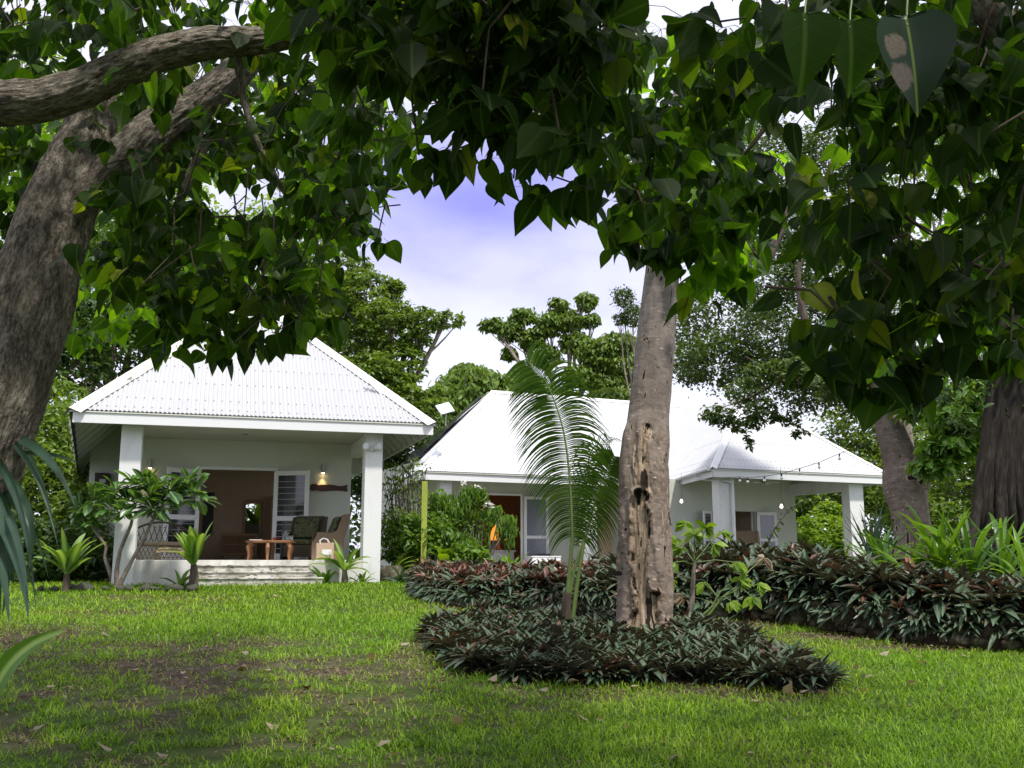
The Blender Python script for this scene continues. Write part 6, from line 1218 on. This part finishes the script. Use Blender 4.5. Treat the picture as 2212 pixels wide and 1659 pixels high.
for _ in range(25): c = P(1875 + random.uniform(-18, 16), random.uniform(1090, 1190), 16); mb.inst(OVAL, c[None], frames(rdir(1) + (0, 0, -.6), rdir(1)) * .08, np.array([.2]), 0)
mb.build('leaves', [M['lf_dark'], M['lf_lime']], tw, wo)
# pandanus straps and the single leaf poking in at the left edge
tpn = empty('pandanus', (P(-60, 900, 6.0)[0], 6.0, .3), 'dark drooping pandanus straps hanging in at the left edge', 'pandanus'); no_ = np.array(tpn.location); mb = MB()
for (us, vs, um, vm, ue, ve, w_) in ((-40,950,95,915,165,1100,.035),(-40,1000,100,1050,60,1240,.035),(-60,980,60,960,80,1340,.04),(-60,1000,30,1000,15,1300,.05),(-80,1000,20,1060,30,1260,.05),(-60,1020,60,1080,62,1355,.035),(-60,950,0,1040,-5,1400,.05),(-60,1050,45,1090,5,1330,.045),(-30,920,70,920,125,1180,.03),(-60,1000,90,960,170,1000,.022),(-60,1040,70,1060,105,1250,.025),(-70,1050,40,1120,60,1330,.04),(-60,1060,0,1120,20,1350,.045),(-80,1100,10,1130,-20,1380,.05),(-30,900,60,960,110,1090,.03),(-60,1120,30,1120,85,1300,.035)):
    a0, m0, e0 = P(us, vs, 6.4), P(um, vm, 5.9 + random.uniform(-.3, .3)), P(ue, ve, 5.7 + random.uniform(-.3, .3)); V = []; Lv = []; rows_ = 14
    tw_ = random.uniform(-1, 1)
    for i in range(rows_ + 1):
        f = i / rows_; p = a0 * (1-f)**2 + 2 * m0 * f * (1-f) + e0 * f*f; tg = 2 * (1-f) * (m0 - a0) + 2 * f * (e0 - m0); tg /= np.linalg.norm(tg); s2 = np.cross(tg, [0, -1, .2]); s2 /= np.linalg.norm(s2); s2 = s2 * math.cos(tw_ * f) + np.array([0, 1, 0]) * math.sin(tw_ * f); ww = w_ * .8 * (1 - max(0, (f - .5) / .5) ** 1.5 * .95); up = np.cross(s2, tg) * ww * .5
        V += [p - s2 * ww + up, p, p + s2 * ww + up]; Lv += [(-ww, f, 0), (0, f, 0), (ww, f, 0)]
    mb.add(np.array(V), np.array([(i*3+j, i*3+j+1, i*3+j+4, i*3+j+3) for i in range(rows_) for j in range(2)]), 0, random.random() * .8, Lv)
mb.build('leaves', M['strap_dark'], tpn, tuple(no_), smooth=True)
mb = MB(); limb(mb, [P(-75, 1560, 6.4), P(-70, 1300, 6.4), P(-60, 1000, 6.4)], .09, .07, 10, .2); mb.build('stem', M['bark_d'], tpn, tuple(no_), smooth=True)
mb = MB(); a0, m0, e0 = P(-30, 1560, 4.3), P(-5, 1400, 4.3), P(142, 1362, 4.25); V = []; Lv = []
for i in range(17):
    f = i / 16; p = a0 * (1-f)**2 + 2 * m0 * f * (1-f) + e0 * f*f; tg = 2 * (1-f) * (m0 - a0) + 2 * f * (e0 - m0); tg /= np.linalg.norm(tg); s2 = np.cross(tg, [0, -1, .25]); s2 /= np.linalg.norm(s2); ww = .045 * (math.sin(math.pi * (.22 + .78 * f)) ** .8 + .02)
    for x_ in (-1, -.5, 0, .5, 1): V.append(p + s2 * ww * x_ + np.cross(s2, tg) * ww * abs(x_) * .35); Lv.append((x_ * ww * 3, f, 0))
mb.add(np.array(V), np.array([(i*5+j, i*5+j+1, i*5+j+6, i*5+j+5) for i in range(16) for j in range(4)]), 0, .25, Lv); mb.tube([a0 + (-.1, 0, -.75), a0 + (-.04, 0, -.2), a0], [.012, .01, .008], 6, 1); o = mb.build('broad_leaf_plant', [M['lf_glossy'], M['stem_g']], None, tuple(a0 + (-.1, 0, -.75)), smooth=True)
tag(o, 'single broad green leaf blade poking up at the lower left corner', 'plant')

# pale palm crown showing left of the pavilion roof
strap_plant('background_palm', 'light green palm crown showing between the leaning trunk and the pavilion roof', gp(150, 25, 1.0), 30, 2.1, .045, M['lf_lime'], (25, 88), (30, 110), 'palm', stem=3.2, stem_r=.10, spread=.1, stemmat=M['bark_g'])
